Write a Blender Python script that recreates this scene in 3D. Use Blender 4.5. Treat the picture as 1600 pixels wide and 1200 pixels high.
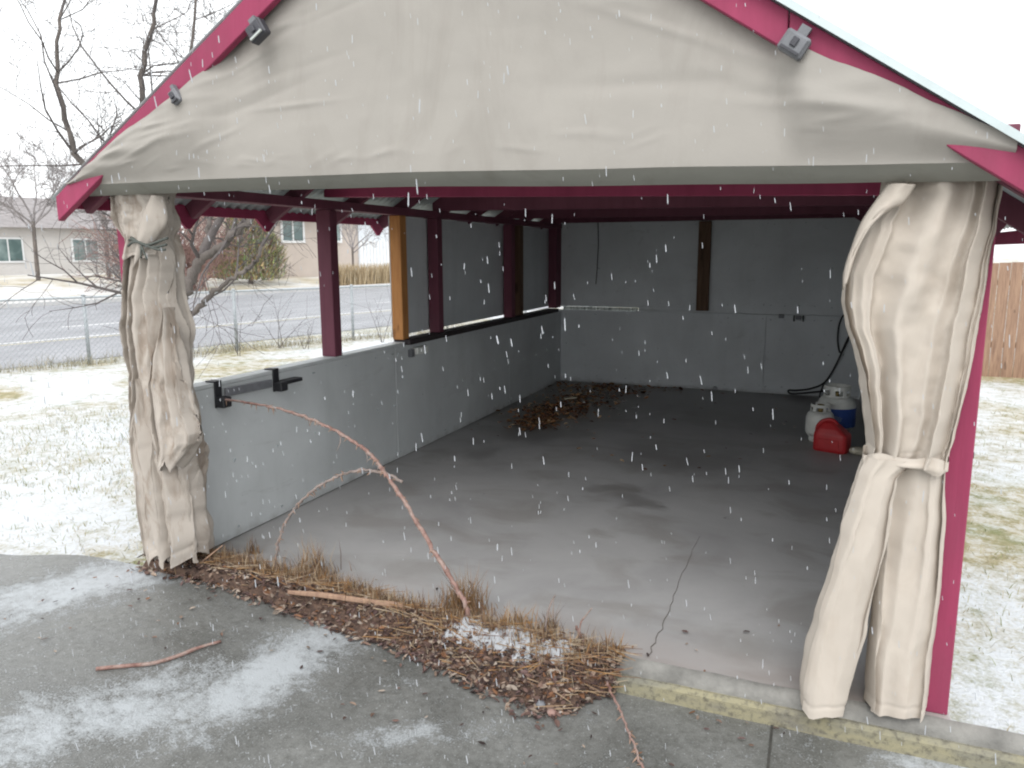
import bpy, bmesh, math, random
from mathutils import Vector, Matrix, noise
R = random.Random(11)
for o in list(bpy.data.objects): bpy.data.objects.remove(o)
SC = bpy.context.scene
COL = SC.collection

# ------------------------------------------------------------------ camera
CAM = Vector((3.2299, -2.9425, 1.7))
FW = Vector((-0.37299787, 0.91222703, -0.16945333)).normalized()
RT = Vector((0.92588045, 0.37779281, -0.00424087)).normalized()
UP = Vector((-0.06014961, 0.15847536, 0.98552909)).normalized()
FPX = 1195.8
cd = bpy.data.cameras.new('camera'); cam = bpy.data.objects.new('camera', cd); COL.objects.link(cam)
cam.matrix_world = Matrix(((RT.x, UP.x, -FW.x, CAM.x), (RT.y, UP.y, -FW.y, CAM.y), (RT.z, UP.z, -FW.z, CAM.z), (0, 0, 0, 1)))
cd.sensor_width = 36; cd.lens = FPX * 36 / 1600; cd.clip_start = .05; cd.clip_end = 900
SC.camera = cam

# ------------------------------------------------------------------ world and sun (overcast, snowing)
W = bpy.data.worlds.new('World'); SC.world = W; W.use_nodes = True
nt = W.node_tree; nt.nodes.clear()
wo = nt.nodes.new('ShaderNodeOutputWorld'); bg = nt.nodes.new('ShaderNodeBackground')
sky = nt.nodes.new('ShaderNodeTexSky'); sky.sky_type = 'NISHITA'; sky.sun_disc = False
SUN_EL, SUN_AZ = math.radians(48), math.radians(165)
sky.sun_elevation = SUN_EL; sky.sun_rotation = SUN_AZ
sky.air_density = 1.0; sky.dust_density = 4.0; sky.ozone_density = 1.0
hs = nt.nodes.new('ShaderNodeHueSaturation'); hs.inputs['Saturation'].default_value = .10
mx = nt.nodes.new('ShaderNodeMix'); mx.data_type = 'RGBA'; mx.inputs[0].default_value = .72
mx.inputs[7].default_value = (9.0, 9.25, 9.4, 1)
tc = nt.nodes.new('ShaderNodeTexCoord'); nz = nt.nodes.new('ShaderNodeTexNoise')
nz.inputs['Scale'].default_value = 2.2; nz.inputs['Detail'].default_value = 5
mr = nt.nodes.new('ShaderNodeMapRange'); mr.inputs[3].default_value = .86; mr.inputs[4].default_value = 1.12
mm = nt.nodes.new('ShaderNodeMix'); mm.data_type = 'RGBA'; mm.blend_type = 'MULTIPLY'; mm.inputs[0].default_value = 1
L = nt.links.new
L(sky.outputs[0], hs.inputs['Color']); L(hs.outputs[0], mx.inputs[6]); L(tc.outputs['Generated'], nz.inputs['Vector'])
L(nz.outputs[0], mr.inputs[0]); L(mx.outputs[2], mm.inputs[6]); L(mr.outputs[0], mm.inputs[7]); L(mm.outputs[2], bg.inputs[0])
bg.inputs[1].default_value = .12
L(bg.outputs[0], wo.inputs[0])
sd = bpy.data.lights.new('sun', 'SUN'); sd.energy = .6; sd.angle = math.radians(40); sd.color = (1, .97, .93)
so = bpy.data.objects.new('sun', sd); COL.objects.link(so)
dirv = Vector((math.sin(SUN_AZ) * math.cos(SUN_EL), math.cos(SUN_AZ) * math.cos(SUN_EL), math.sin(SUN_EL)))
so.rotation_euler = dirv.to_track_quat('Z', 'Y').to_euler()
SC.view_settings.view_transform = 'Standard'; SC.view_settings.look = 'None'
SC.view_settings.gamma = 1; SC.view_settings.use_curve_mapping = False
SC.view_settings.exposure = .95
SC.cycles.use_denoising = True; SC.cycles.max_bounces = 10; SC.cycles.diffuse_bounces = 6
SC.cycles.filter_width = 2.1

# ------------------------------------------------------------------ pixel -> point on a real plane (photo pixels, 1600 wide)
def ray(x, y): return FW + RT * ((x - 800) / FPX) - UP * ((y - 600) / FPX)
def on(x, y, ax, val):
    d = ray(x, y); return CAM + d * ((val - CAM[ax]) / d[ax])
def onplane(x, y, p0, n):
    d = ray(x, y); return CAM + d * ((p0 - CAM).dot(n) / d.dot(n))
def atdepth(x, y, dep): return CAM + ray(x, y) * dep

# ------------------------------------------------------------------ mesh helpers
class MB:
    def __init__(s, smooth=False): s.v = []; s.f = []; s.c = []; s.smooth = smooth; s.col = None
    def add(s, vs, fs, col=None):
        b = len(s.v); s.v += [tuple(v) for v in vs]
        for f in fs:
            s.f.append(tuple(b + i for i in f)); s.c.append(col or s.col)
    def box(s, a, b, col=None):
        x0, y0, z0 = a; x1, y1, z1 = b
        s.add([(x0, y0, z0), (x1, y0, z0), (x1, y1, z0), (x0, y1, z0), (x0, y0, z1), (x1, y0, z1), (x1, y1, z1), (x0, y1, z1)],
              [(3, 2, 1, 0), (4, 5, 6, 7), (0, 1, 5, 4), (1, 2, 6, 5), (2, 3, 7, 6), (3, 0, 4, 7)], col)
    def obox(s, c, ax, ay, az, col=None):    # centre and three half-axis vectors
        c = Vector(c)
        vs = [c + ax * i + ay * j + az * k for k in (-1, 1) for (i, j) in ((-1, -1), (1, -1), (1, 1), (-1, 1))]
        s.add(vs, [(3, 2, 1, 0), (4, 5, 6, 7), (0, 1, 5, 4), (1, 2, 6, 5), (2, 3, 7, 6), (3, 0, 4, 7)], col)
    def beam(s, a, b, w, h, up=Vector((0, 0, 1)), col=None):   # rectangular bar from a to b
        a = Vector(a); b = Vector(b); d = (b - a)
        side = d.cross(up).normalized(); u = side.cross(d).normalized()
        s.obox((a + b) / 2, side * w / 2, d / 2, u * h / 2, col)
    def tube(s, pts, rads, n=6, caps=True, col=None):
        pts = [Vector(p) for p in pts]
        if not hasattr(rads, '__len__'): rads = [rads] * len(pts)
        rings = []; prev = None
        for i, p in enumerate(pts):
            t = (pts[min(i + 1, len(pts) - 1)] - pts[max(i - 1, 0)])
            t = t.normalized() if t.length > 1e-9 else Vector((0, 0, 1))
            if prev is None:
                a = t.orthogonal().normalized()
            else:
                a = prev - t * prev.dot(t)
                a = a.normalized() if a.length > 1e-6 else t.orthogonal().normalized()
            prev = a; b = t.cross(a)
            rings.append([p + (a * math.cos(2 * math.pi * k / n) + b * math.sin(2 * math.pi * k / n)) * rads[i] for k in range(n)])
        vs = [v for r in rings for v in r]; fs = []
        for i in range(len(pts) - 1):
            for k in range(n):
                fs.append((i * n + k, i * n + (k + 1) % n, (i + 1) * n + (k + 1) % n, (i + 1) * n + k))
        if caps:
            fs.append(tuple(range(n - 1, -1, -1))); fs.append(tuple((len(pts) - 1) * n + k for k in range(n)))
        s.add(vs, fs, col)
    def lathe(s, c, prof, n=28, caps=True, col=None):     # prof: (r, z)
        c = Vector(c); vs = []; fs = []
        for r, z in prof:
            for k in range(n):
                a = 2 * math.pi * k / n; vs.append(c + Vector((r * math.cos(a), r * math.sin(a), z)))
        for i in range(len(prof) - 1):
            for k in range(n): fs.append((i * n + k, i * n + (k + 1) % n, (i + 1) * n + (k + 1) % n, (i + 1) * n + k))
        if caps:
            fs.append(tuple(range(n - 1, -1, -1))); fs.append(tuple((len(prof) - 1) * n + k for k in range(n)))
        s.add(vs, fs, col)
    def grid(s, nu, nv, fn, closed=False):
        vs = [fn(i / (nu if closed else nu - 1), j / (nv - 1)) for j in range(nv) for i in range(nu)]
        fs = []
        for j in range(nv - 1):
            for i in range(nu if closed else nu - 1):
                i2 = (i + 1) % nu; fs.append((j * nu + i, j * nu + i2, (j + 1) * nu + i2, (j + 1) * nu + i))
        s.add(vs, fs)
    def build(s, name, mat, parent=None, bevel=0, loc=None, smooth=None):
        off = Vector((0, 0, 0)); q = parent
        while q: off += q.location; q = q.parent
        if loc is not None: off = off + Vector(loc)
        me = bpy.data.meshes.new(name)
        me.from_pydata([(v[0] - off.x, v[1] - off.y, v[2] - off.z) for v in s.v], [], s.f)
        if any(c is not None for c in s.c):
            at = me.color_attributes.new('Col', 'FLOAT_COLOR', 'CORNER'); k = 0; buf = []
            for f, c in zip(s.f, s.c):
                buf += list((c or (.5, .5, .5)) + (1,)) * len(f)
            at.data.foreach_set('color', buf)
        if bevel:
            bm = bmesh.new(); bm.from_mesh(me)
            es = [e for e in bm.edges if len(e.link_faces) == 2 and e.calc_face_angle(0) > .6]
            bmesh.ops.bevel(bm, geom=es, offset=bevel, segments=1, affect='EDGES', profile=.5); bm.to_mesh(me); bm.free()
        if (s.smooth if smooth is None else smooth): me.shade_smooth()
        me.materials.append(mat)
        o = bpy.data.objects.new(name, me); COL.objects.link(o)
        if parent: o.parent = parent
        if loc is not None: o.location = loc
        return o
def thing(name, label, cat, loc=(0, 0, 0), group=None):
    o = bpy.data.objects.new(name, None); COL.objects.link(o); o.location = loc; o.empty_display_size = .1
    o['label'] = label; o['category'] = cat
    if group: o['group'] = group
    return o
def tag(o, label, cat, group=None):
    o['label'] = label; o['category'] = cat
    if group: o['group'] = group
    return o
def struct(o): o['kind'] = 'structure'; return o
def stuff(o, label=None, cat=None):
    o['kind'] = 'stuff'
    if label: o['label'] = label; o['category'] = cat
    return o
def dup(o, parent=None, loc=None):
    c = o.copy(); COL.objects.link(c)
    if parent: c.parent = parent
    if loc is not None: c.location = loc
    return c
def lerp(a, b, t): return a + (b - a) * t
def interp(tab, x):           # tab sorted by first column (either way)
    if tab[0][0] > tab[-1][0]: tab = tab[::-1]
    if x <= tab[0][0]: return tab[0][1:]
    for p, q in zip(tab, tab[1:]):
        if x <= q[0]:
            t = (x - p[0]) / (q[0] - p[0]); t = t * t * (3 - 2 * t) * .5 + t * .5
            return tuple(lerp(a, b, t) for a, b in zip(p[1:], q[1:]))
    return tab[-1][1:]
def smooth(a, b, x):
    t = min(1, max(0, (x - a) / (b - a))); return t * t * (3 - 2 * t)
def spline(pts, k=6):
    pts = [Vector(p) for p in pts]; out = []
    for i in range(len(pts) - 1):
        p0 = pts[max(i - 1, 0)]; p1 = pts[i]; p2 = pts[i + 1]; p3 = pts[min(i + 2, len(pts) - 1)]
        for j in range(k):
            t = j / k
            out.append(.5 * ((2 * p1) + (p2 - p0) * t + (2 * p0 - 5 * p1 + 4 * p2 - p3) * t * t + (3 * p1 - p0 - 3 * p2 + p3) * t ** 3))
    out.append(pts[-1]); return out
def fbm(x, y, z=0, o=4): return noise.fractal(Vector((x, y, z)), 1.0, 2.0, o)

# ------------------------------------------------------------------ materials
class MT:
    def __init__(s, name, rough=.7, metal=0, spec=.5):
        s.m = bpy.data.materials.new(name); s.m.use_nodes = True; s.t = s.m.node_tree
        s.b = s.t.nodes['Principled BSDF']; s.b.inputs['Roughness'].default_value = rough
        s.b.inputs['Metallic'].default_value = metal; s.b.inputs['Specular IOR Level'].default_value = spec
        s.co = s.n('ShaderNodeTexCoord').outputs['Object']
    def n(s, k, **kw):
        x = s.t.nodes.new(k)
        for a, b in kw.items(): setattr(x, a, b)
        return x
    def l(s, a, b): s.t.links.new(a, b)
    def map(s, sc, rot=(0, 0, 0), loc=(0, 0, 0), src=None):
        m = s.n('ShaderNodeMapping'); m.inputs['Scale'].default_value = sc; m.inputs['Rotation'].default_value = rot; m.inputs['Location'].default_value = loc
        s.l(src or s.co, m.inputs[0]); return m.outputs[0]
    def noise(s, scale=5, det=5, rough=.55, vec=None, dist=0):
        x = s.n('ShaderNodeTexNoise'); x.inputs['Scale'].default_value = scale; x.inputs['Detail'].default_value = det
        x.inputs['Roughness'].default_value = rough; x.inputs['Distortion'].default_value = dist
        s.l(vec or s.co, x.inputs['Vector']); return x.outputs[0]
    def ramp(s, src, stops, interp='LINEAR'):
        r = s.n('ShaderNodeValToRGB'); e = r.color_ramp.elements; r.color_ramp.interpolation = interp
        while len(e) < len(stops): e.new(.5)
        for q, (p, c) in zip(e, stops):
            q.position = p; q.color = (c[0], c[1], c[2], 1) if hasattr(c, '__len__') else (c, c, c, 1)
        s.l(src, r.inputs[0]); return r.outputs[0]
    def mix(s, f, a, b, mode='MIX'):
        x = s.n('ShaderNodeMix'); x.data_type = 'RGBA'; x.blend_type = mode
        for sl, v in ((0, f), (6, a), (7, b)):
            if isinstance(v, (int, float)): x.inputs[sl].default_value = v if sl == 0 else (v, v, v, 1)
            elif isinstance(v, tuple): x.inputs[sl].default_value = (v[0], v[1], v[2], 1)
            else: s.l(v, x.inputs[sl])
        return x.outputs[2]
    def math(s, op, a, b=0, clamp=False):
        x = s.n('ShaderNodeMath'); x.operation = op; x.use_clamp = clamp
        for i, v in enumerate((a, b)):
            if isinstance(v, (int, float)): x.inputs[i].default_value = v
            else: s.l(v, x.inputs[i])
        return x.outputs[0]
    def base(s, c):
        if isinstance(c, tuple): s.b.inputs['Base Color'].default_value = (c[0], c[1], c[2], 1)
        else: s.l(c, s.b.inputs['Base Color'])
        return s
    def rough(s, r): s.l(r, s.b.inputs['Roughness']); return s
    def bump(s, h, st=.3, dist=.01):
        x = s.n('ShaderNodeBump'); x.inputs['Strength'].default_value = st; x.inputs['Distance'].default_value = dist
        s.l(h, x.inputs['Height']); s.l(x.outputs[0], s.b.inputs['Normal']); return s
    def attr(s):
        a = s.n('ShaderNodeVertexColor'); a.layer_name = 'Col'; return a.outputs[0]
    def sep(s, src=None):
        x = s.n('ShaderNodeSeparateXYZ'); s.l(src or s.co, x.inputs[0]); return x.outputs

def mottled(name, c, amt=.18, sc=6, rough=.7, bump=.15, metal=0, stretch=(1, 1, 1), bd=.004, spec=.5):
    m = MT(name, rough, metal, spec); v = m.map(stretch)
    n1 = m.noise(sc, 6, .6, v); n2 = m.noise(sc * 7, 4, .6, v)
    lo = tuple(k * (1 - amt) for k in c); hi = tuple(min(1, k * (1 + amt)) for k in c)
    col = m.ramp(n1, [(.3, lo), (.7, hi)])
    col = m.mix(m.math('MULTIPLY', n2, .35), col, tuple(k * .72 for k in c))
    m.base(col); m.bump(n2, bump, bd); return m.m

def canvas_mat(name, c, dirt, dirt_amt, sc=1.6):
    m = MT(name, .9, 0, .2)
    big = m.noise(sc, 6, .6, dist=.6); mid = m.noise(14, 4, .6)
    col = m.ramp(big, [(.3, tuple(k * .9 for k in c)), (.62, c), (.8, tuple(min(1, k * 1.05) for k in c))])
    dm = m.ramp(m.noise(sc * 2.6, 7, .65, m.map((1, 1, .35), loc=(3, 7, 1)), .8), [(.50, 0), (.74, 1)])
    col = m.mix(m.math('MULTIPLY', dm, dirt_amt), col, dirt)
    w1 = m.n('ShaderNodeTexWave'); w1.inputs['Scale'].default_value = 160; w1.bands_direction = 'X'; m.l(m.co, w1.inputs[0])
    w2 = m.n('ShaderNodeTexWave'); w2.inputs['Scale'].default_value = 160; w2.bands_direction = 'Z'; m.l(m.co, w2.inputs[0])
    h = m.math('ADD', m.math('MULTIPLY', m.math('ADD', w1.outputs[1], w2.outputs[1]), .05), m.math('MULTIPLY', mid, 1.0))
    m.base(col); m.bump(h, .25, .006)
    return m.m
M = {}
M['canvas'] = canvas_mat('gable canvas', (.345, .325, .298), (.235, .215, .19), .4)
M['canvas_r'] = canvas_mat('clean curtain canvas', (.535, .48, .42), (.38, .31, .245), .35, 2.4)
M['canvas_l'] = canvas_mat('weathered curtain canvas', (.45, .405, .36), (.185, .13, .09), .85, 3.2)
M['hem'] = canvas_mat('hem canvas', (.30, .30, .27), (.2, .195, .17), .5)

def paint(name, c, wear=.0, under=(.25, .2, .16)):
    m = MT(name, .6, 0, .22)
    v = m.map((1, 1, .25)); n = m.noise(4, 6, .6, v); f = m.noise(60, 3, .6, m.map((1, 1, .06)))
    col = m.ramp(n, [(.3, tuple(k * .82 for k in c)), (.7, tuple(k * 1.1 for k in c))])
    if wear:
        wm = m.ramp(m.noise(22, 7, .7, m.map((1, 1, .3))), [(.66, 0), (.70, 1)])
        col = m.mix(m.math('MULTIPLY', wm, wear), col, under)
    gr = m.ramp(m.noise(18, 6, .7, m.map((1, 1, .05))), [(.45, 0), (.75, 1)]); col = m.mix(m.math('MULTIPLY', gr, .3), col, tuple(k * .55 for k in c))
    dk = m.ramp(m.noise(2.3, 5, .65), [(.5, 0), (.75, 1)]); col = m.mix(m.math('MULTIPLY', dk, .25), col, tuple(k * .6 + .05 for k in c))
    m.base(col); m.bump(m.math('ADD', f, gr), .25, .004); return m.m
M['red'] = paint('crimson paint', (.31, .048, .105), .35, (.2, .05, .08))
M['red_shaded'] = paint('shaded crimson paint', (.155, .050, .075), .25, (.10, .03, .03))  # same crimson, colour darkened as the shaded copy for timbers under the roof

def panelmat(name, c):
    m = MT(name, .5, 0, .4)
    n = m.noise(1.3, 6, .6, dist=.4); st = m.noise(3.2, 6, .65, m.map((1, 1, .18)))
    col = m.ramp(n, [(.3, tuple(k * .86 for k in c)), (.7, tuple(k * 1.08 for k in c))])
    col = m.mix(m.math('MULTIPLY', m.ramp(st, [(.52, 0), (.8, 1)]), .35), col, (c[0] * .6, c[1] * .62, c[2] * .6))
    sp = m.ramp(m.noise(48, 3, .5), [(.70, 0), (.74, 1)])
    col = m.mix(m.math('MULTIPLY', sp, .3), col, (.12, .12, .11))
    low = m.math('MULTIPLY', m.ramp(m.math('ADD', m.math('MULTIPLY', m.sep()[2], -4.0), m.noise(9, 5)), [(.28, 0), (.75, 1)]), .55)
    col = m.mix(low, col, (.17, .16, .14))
    ru = m.ramp(m.noise(3.4, 7, .7, m.map((1, .35, 1.6), loc=(5, 1, 8)), .8), [(.60, 0), (.66, 1)]); col = m.mix(m.math('MULTIPLY', ru, .16), col, (.2, .2, .19))
    m.base(col); m.bump(m.noise(90, 3, .6, m.map((1, 1, .2))), .1, .003)
    return m.m
M['panel'] = panelmat('grey painted plywood', (.56, .585, .592))
M['panel_back'] = panelmat('back wall painted plywood', (.62, .65, .67))

def wood(name, a, b, rough=.7, sc=5):
    m = MT(name, rough, 0, .3); v = m.map((1, 1, .09))
    n = m.noise(sc * 6, 6, .65, v, .5); k = m.ramp(m.noise(7, 2, .5, m.map((1, 1, .5))), [(.69, 0), (.74, 1)])
    col = m.ramp(n, [(.3, a), (.7, b)]); col = m.mix(m.math('MULTIPLY', k, .6), col, tuple(x * .4 for x in a))
    m.base(col); m.bump(n, .25, .003); return m.m
M['wood_orange'] = wood('fresh cedar', (.34, .14, .045), (.52, .25, .085))
M['wood_brown'] = wood('old brown timber', (.075, .04, .024), (.17, .10, .06))
M['wood_dark'] = wood('dark timber', (.022, .018, .02), (.05, .04, .042))
M['stake'] = wood('weathered stake', (.20, .12, .085), (.38, .25, .17))
M['fence_wood'] = wood('fence boards', (.24, .15, .11), (.42, .29, .22))

def concrete_floor():
    m = MT('slab concrete', .5, 0, .5)
    n = m.noise(1.1, 7, .6, dist=.5); f = m.noise(26, 6, .7)
    col = m.ramp(n, [(.28, (.27, .265, .268)), (.5, (.36, .355, .355)), (.75, (.43, .422, .42))])
    col = m.mix(m.math('MULTIPLY', f, .4), col, (.32, .31, .31), 'MIX')
    # damp stains with hard shorelines; their spread backward also paints in the dimness
    d1 = m.noise(.75, 6, .55, m.map((1, 1, 1), loc=(4.2, 1.7, 0)), .7)
    y = m.sep()[1]
    edge = m.math('ADD', d1, m.math('MULTIPLY', m.math('SUBTRACT', y, 3.0), .06))
    wet = m.ramp(edge, [(.545, 0), (.61, 1)])
    col = m.mix(m.math('MULTIPLY', wet, .62), col, (.15, .14, .132))
    d2 = m.ramp(m.noise(1.7, 6, .55, m.map((1, 1.6, 1), loc=(9, 2, 0)), .6), [(.50, 0), (.64, 1)])
    col = m.mix(m.math('MULTIPLY', d2, .38), col, (.19, .172, .15))
    # mud washed along the open front edge
    fr = m.math('MULTIPLY', m.ramp(m.math('ADD', m.math('MULTIPLY', y, -1.25), m.noise(3.2, 6, .6, m.map((.5, 1.4, 1)), .5)), [(.0, 0), (.55, 1)]), .5)
    col = m.mix(fr, col, (.34, .285, .26))
    sp = m.ramp(m.noise(5.5, 4, .6, m.map((1, 1, 1), loc=(1, 5, 0))), [(.70, 0), (.76, 1)])
    col = m.mix(m.math('MULTIPLY', sp, .5), col, (.07, .06, .055))
    m.base(col); m.rough(m.ramp(wet, [(0, .55), (1, .33)])); m.bump(f, .18, .004); return m.m
M['slab'] = concrete_floor()

M['joint'] = mottled('dirt in joint', (.05, .048, .042), .5, 14, .95, .3)
M['crack'] = mottled('dirt filled crack', (.13, .115, .10), .3, 20, .9, .1)
def kerb_mat():
    m = MT('lichen kerb', .9); n = m.noise(3.5, 6, .65, m.map((.5, 1, 1.5))); f = m.noise(40, 5, .7)
    col = m.ramp(n, [(.3, (.15, .145, .13)), (.46, (.22, .21, .16)), (.60, (.29, .265, .17)), (.75, (.18, .17, .145))])
    col = m.mix(m.ramp(f, [(.48, 0), (.68, .75)]), col, (.075, .07, .06)); m.base(col); m.bump(f, .5, .008); return m.m
M['kerb'] = kerb_mat()
M['lip'] = mottled('slab lip', (.21, .205, .19), .45, 7, .8, .6, bd=.01)

def drive_mat():
    m = MT('slushy concrete', .6, 0, .45)
    n = m.noise(1.4, 7, .62, dist=.6); f = m.noise(30, 6, .72); g = m.noise(140, 3, .6)
    col = m.ramp(n, [(.3, (.095, .097, .092)), (.5, (.155, .157, .150)), (.72, (.22, .222, .212))])
    col = m.mix(m.math('MULTIPLY', m.ramp(f, [(.4, 0), (.65, 1)]), .6), col, (.07, .07, .062))
    col = m.mix(m.math('MULTIPLY', m.ramp(g, [(.52, 0), (.7, 1)]), .45), col, (.26, .26, .25))
    x, y, z = m.sep()
    # slush: broken patches where it has lain, shapes given by noise and a few drifts
    def drift(cx, cy, ang, a, b, k):
        ca, sa = math.cos(ang), math.sin(ang)
        dx = m.math('SUBTRACT', x, cx); dy = m.math('SUBTRACT', y, cy)
        u = m.math('DIVIDE', m.math('ADD', m.math('MULTIPLY', dx, ca), m.math('MULTIPLY', dy, sa)), a)
        v = m.math('DIVIDE', m.math('SUBTRACT', m.math('MULTIPLY', dy, ca), m.math('MULTIPLY', dx, sa)), b)
        r = m.math('ADD', m.math('MULTIPLY', u, u), m.math('MULTIPLY', v, v))
        return m.math('MULTIPLY', m.math('POWER', 2.718, m.math('MULTIPLY', r, -1)), k)
    s = drift(*DR[0])
    for q in DR[1:]: s = m.math('ADD', s, drift(*q))
    sn = m.noise(5, 7, .68, dist=.5)
    s = m.math('ADD', s, m.math('MULTIPLY', m.math('SUBTRACT', sn, .5), 1.7))
    s = m.math('ADD', s, m.math('MULTIPLY', m.math('SUBTRACT', f, .5), 1.7))
    s = m.math('ADD', s, m.math('MULTIPLY', m.math('SUBTRACT', g, .5), 1.1))
    mask = m.ramp(s, [(.25, 0), (.60, .6), (.95, 1)])
    col = m.mix(m.math('MULTIPLY', mask, .88), col, (.42, .445, .465))
    fl = m.ramp(m.noise(75, 2, .5, m.map((1, 1, 1), loc=(2, 3, 0))), [(.66, 0), (.71, 1)])
    col = m.mix(m.math('MULTIPLY', fl, .5), col, (.45, .47, .49))
    m.base(col); m.rough(m.mix(mask, m.ramp(n, [(.38, .16), (.62, .55)]), .7))
    m.bump(m.math('ADD', m.math('ADD', m.math('MULTIPLY', f, .8), m.math('MULTIPLY', g, .6)), m.math('MULTIPLY', mask, 1.1)), .35, .010); return m.m
# snow drifts on the drive: centre x, y, angle, half length, half width, strength
A_ = on(350, 1130, 2, -.12); B_ = on(530, 985, 2, -.12); C_ = (A_ + B_) / 2
DR = [(C_.x, C_.y, math.atan2((B_ - A_).y, (B_ - A_).x), .42, .17, 1.0)]
q = on(215, 950, 2, -.12); DR.append((q.x - .25, q.y, 1.2, .9, .28, 1.0))  # left drifts: slush colour that also paints in a pale reflection
q = on(215, 1130, 2, -.12); DR.append((q.x - .1, q.y - .1, .9, .5, .25, .8))
q = on(640, 1150, 2, -.12); DR.append((q.x, q.y, .5, .30, .10, .45))
q = on(1390, 1170, 2, -.12); DR.append((q.x + .25, q.y, .4, .3, .12, .7))
q = on(1560, 1150, 2, -.12); DR.append((q.x + .8, q.y + .3, .2, 1.0, .5, .9))
M['drive'] = drive_mat()

def yard_mat():
    m = MT('snowy grass', .9, 0, .2)
    n = m.noise(.35, 7, .65, dist=.5); f = m.noise(7, 6, .7); g = m.noise(45, 4, .7)
    gr = m.ramp(f, [(.3, (.20, .19, .09)), (.5, (.36, .31, .19)), (.7, (.50, .44, .31))])
    gr = m.mix(m.ramp(m.noise(2.1, 4), [(.5, 0), (.7, .5)]), gr, (.15, .2, .09))
    mask = m.ramp(m.math('ADD', m.math('ADD', n, m.math('MULTIPLY', f, .45)), m.math('MULTIPLY', g, .35)), [(.80, 0), (.98, 1)])
    m.base(m.mix(mask, gr, (.60, .62, .645))); m.bump(m.math('ADD', f, g), .5, .04); return m.m
M['yard'] = yard_mat()
def lawn_mat():
    m = MT('winter lawn', .9, 0, .2); f = m.noise(.9, 7, .7); g = m.noise(.16, 5, .6)
    gr = m.ramp(f, [(.3, (.36, .315, .23)), (.7, (.52, .47, .37))])
    mask = m.ramp(m.math('ADD', g, m.math('MULTIPLY', f, .5)), [(.66, 0), (.84, .85)])
    m.base(m.mix(mask, gr, (.62, .62, .62))); m.bump(f, .4, .05); return m.m
M['lawn'] = lawn_mat()
def road_mat():
    m = MT('slushy asphalt', .5, 0, .5); f = m.noise(1.2, 7, .7, m.map((1, .25, 1), rot=(0, 0, .23))); g = m.noise(40, 4, .7)
    col = m.ramp(f, [(.3, (.15, .15, .165)), (.7, (.30, .30, .325))])  # slush tone, lightened further in place of snowfall haze
    m.base(m.mix(m.ramp(g, [(.5, 0), (.75, .5)]), col, (.5, .5, .52))); m.bump(g, .3, .01); return m.m
M['road'] = road_mat()
M['white_line'] = mottled('white road paint', (.78, .78, .78), .1, 3, .7, .1)
M['yellow_line'] = mottled('worn yellow road paint', (.55, .50, .36), .15, 3, .7, .1)
M['pave'] = mottled('pale pavement', (.52, .51, .50), .15, 1, .8, .2)
M['metal'] = mottled('galvanised roofing', (.52, .59, .60), .15, 3, .45, .1, .1)
M['galv'] = mottled('galvanised pipe', (.42, .45, .47), .15, 20, .45, .1, .4)
M['dark_plastic'] = mottled('dark plastic', (.045, .045, .055), .2, 20, .45, .1)
M['grey_plastic'] = mottled('grey plastic', (.16, .165, .18), .2, 20, .5, .1)
M['pale_grey'] = mottled('pale grey casing', (.5, .54, .52), .12, 20, .5, .1)
M['cord_dark'] = mottled('grey green cord', (.09, .10, .09), .3, 20, .9, .3)
M['iron'] = mottled('black iron', (.018, .018, .022), .3, 20, .5, .2)
M['rubber'] = mottled('black rubber', (.012, .012, .014), .2, 30, .5, .1)
M['bark'] = mottled('bark', (.15, .13, .118), .45, 9, .9, .9, stretch=(1, 1, .3), bd=.02)
M['twig'] = mottled('twig bark', (.115, .10, .097), .3, 9, .9, .3)
def cane_mat():
    m = MT('cane bark', .7, 0, .3); n = m.noise(14, 5, .65); f = m.noise(55, 4, .7)
    col = m.ramp(n, [(.32, (.17, .09, .075)), (.45, (.28, .17, .145)), (.58, (.33, .245, .215)), (.70, (.31, .285, .265))])
    m.base(m.mix(m.ramp(f, [(.5, 0), (.7, .6)]), col, (.09, .055, .045))); m.bump(f, .5, .004); return m.m
M['cane'] = cane_mat()
M['cane_grey'] = mottled('grey cane bark', (.27, .22, .20), .4, 18, .75, .4)
M['thorn'] = mottled('thorn', (.34, .22, .16), .2, 20, .6, .1)
M['white_enamel'] = mottled('white enamel', (.74, .75, .71), .12, 9, .4, .1)
M['blue_sleeve'] = mottled('blue printed sleeve', (.028, .075, .30), .15, 8, .4, .05)
M['red_plastic'] = mottled('red plastic', (.48, .025, .03), .12, 9, .42, .12)
M['slot'] = mottled('dark opening', (.01, .01, .01), .1, 9, .9, 0)
M['brass'] = mottled('brass valve', (.35, .26, .1), .15, 30, .4, .1, .8)
M['snow'] = mottled('snow', (.46, .475, .50), .2, 26, .85, .8, bd=.01)
def strip_mat():
    m = MT('milky plastic strip', .5); n = m.noise(18, 4, .6, m.map((3, 1, .2))); c = m.ramp(n, [(.35, (.30, .32, .31)), (.65, (.75, .77, .75))])
    d = m.n('ShaderNodeBsdfDiffuse'); t = m.n('ShaderNodeBsdfTranslucent'); x = m.n('ShaderNodeMixShader'); x.inputs[0].default_value = .6
    m.l(c, d.inputs[0]); m.l(c, t.inputs[0]); m.l(d.outputs[0], x.inputs[1]); m.l(t.outputs[0], x.inputs[2]); m.l(x.outputs[0], m.t.nodes['Material Output'].inputs[0]); return m.m
M['strip'] = strip_mat()
M['stone'] = mottled('pale stone', (.52, .48, .38), .2, 16, .9, .5)
M['pale_print'] = mottled('pale blue print', (.20, .27, .42), .1, 16, .5, 0)
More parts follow.
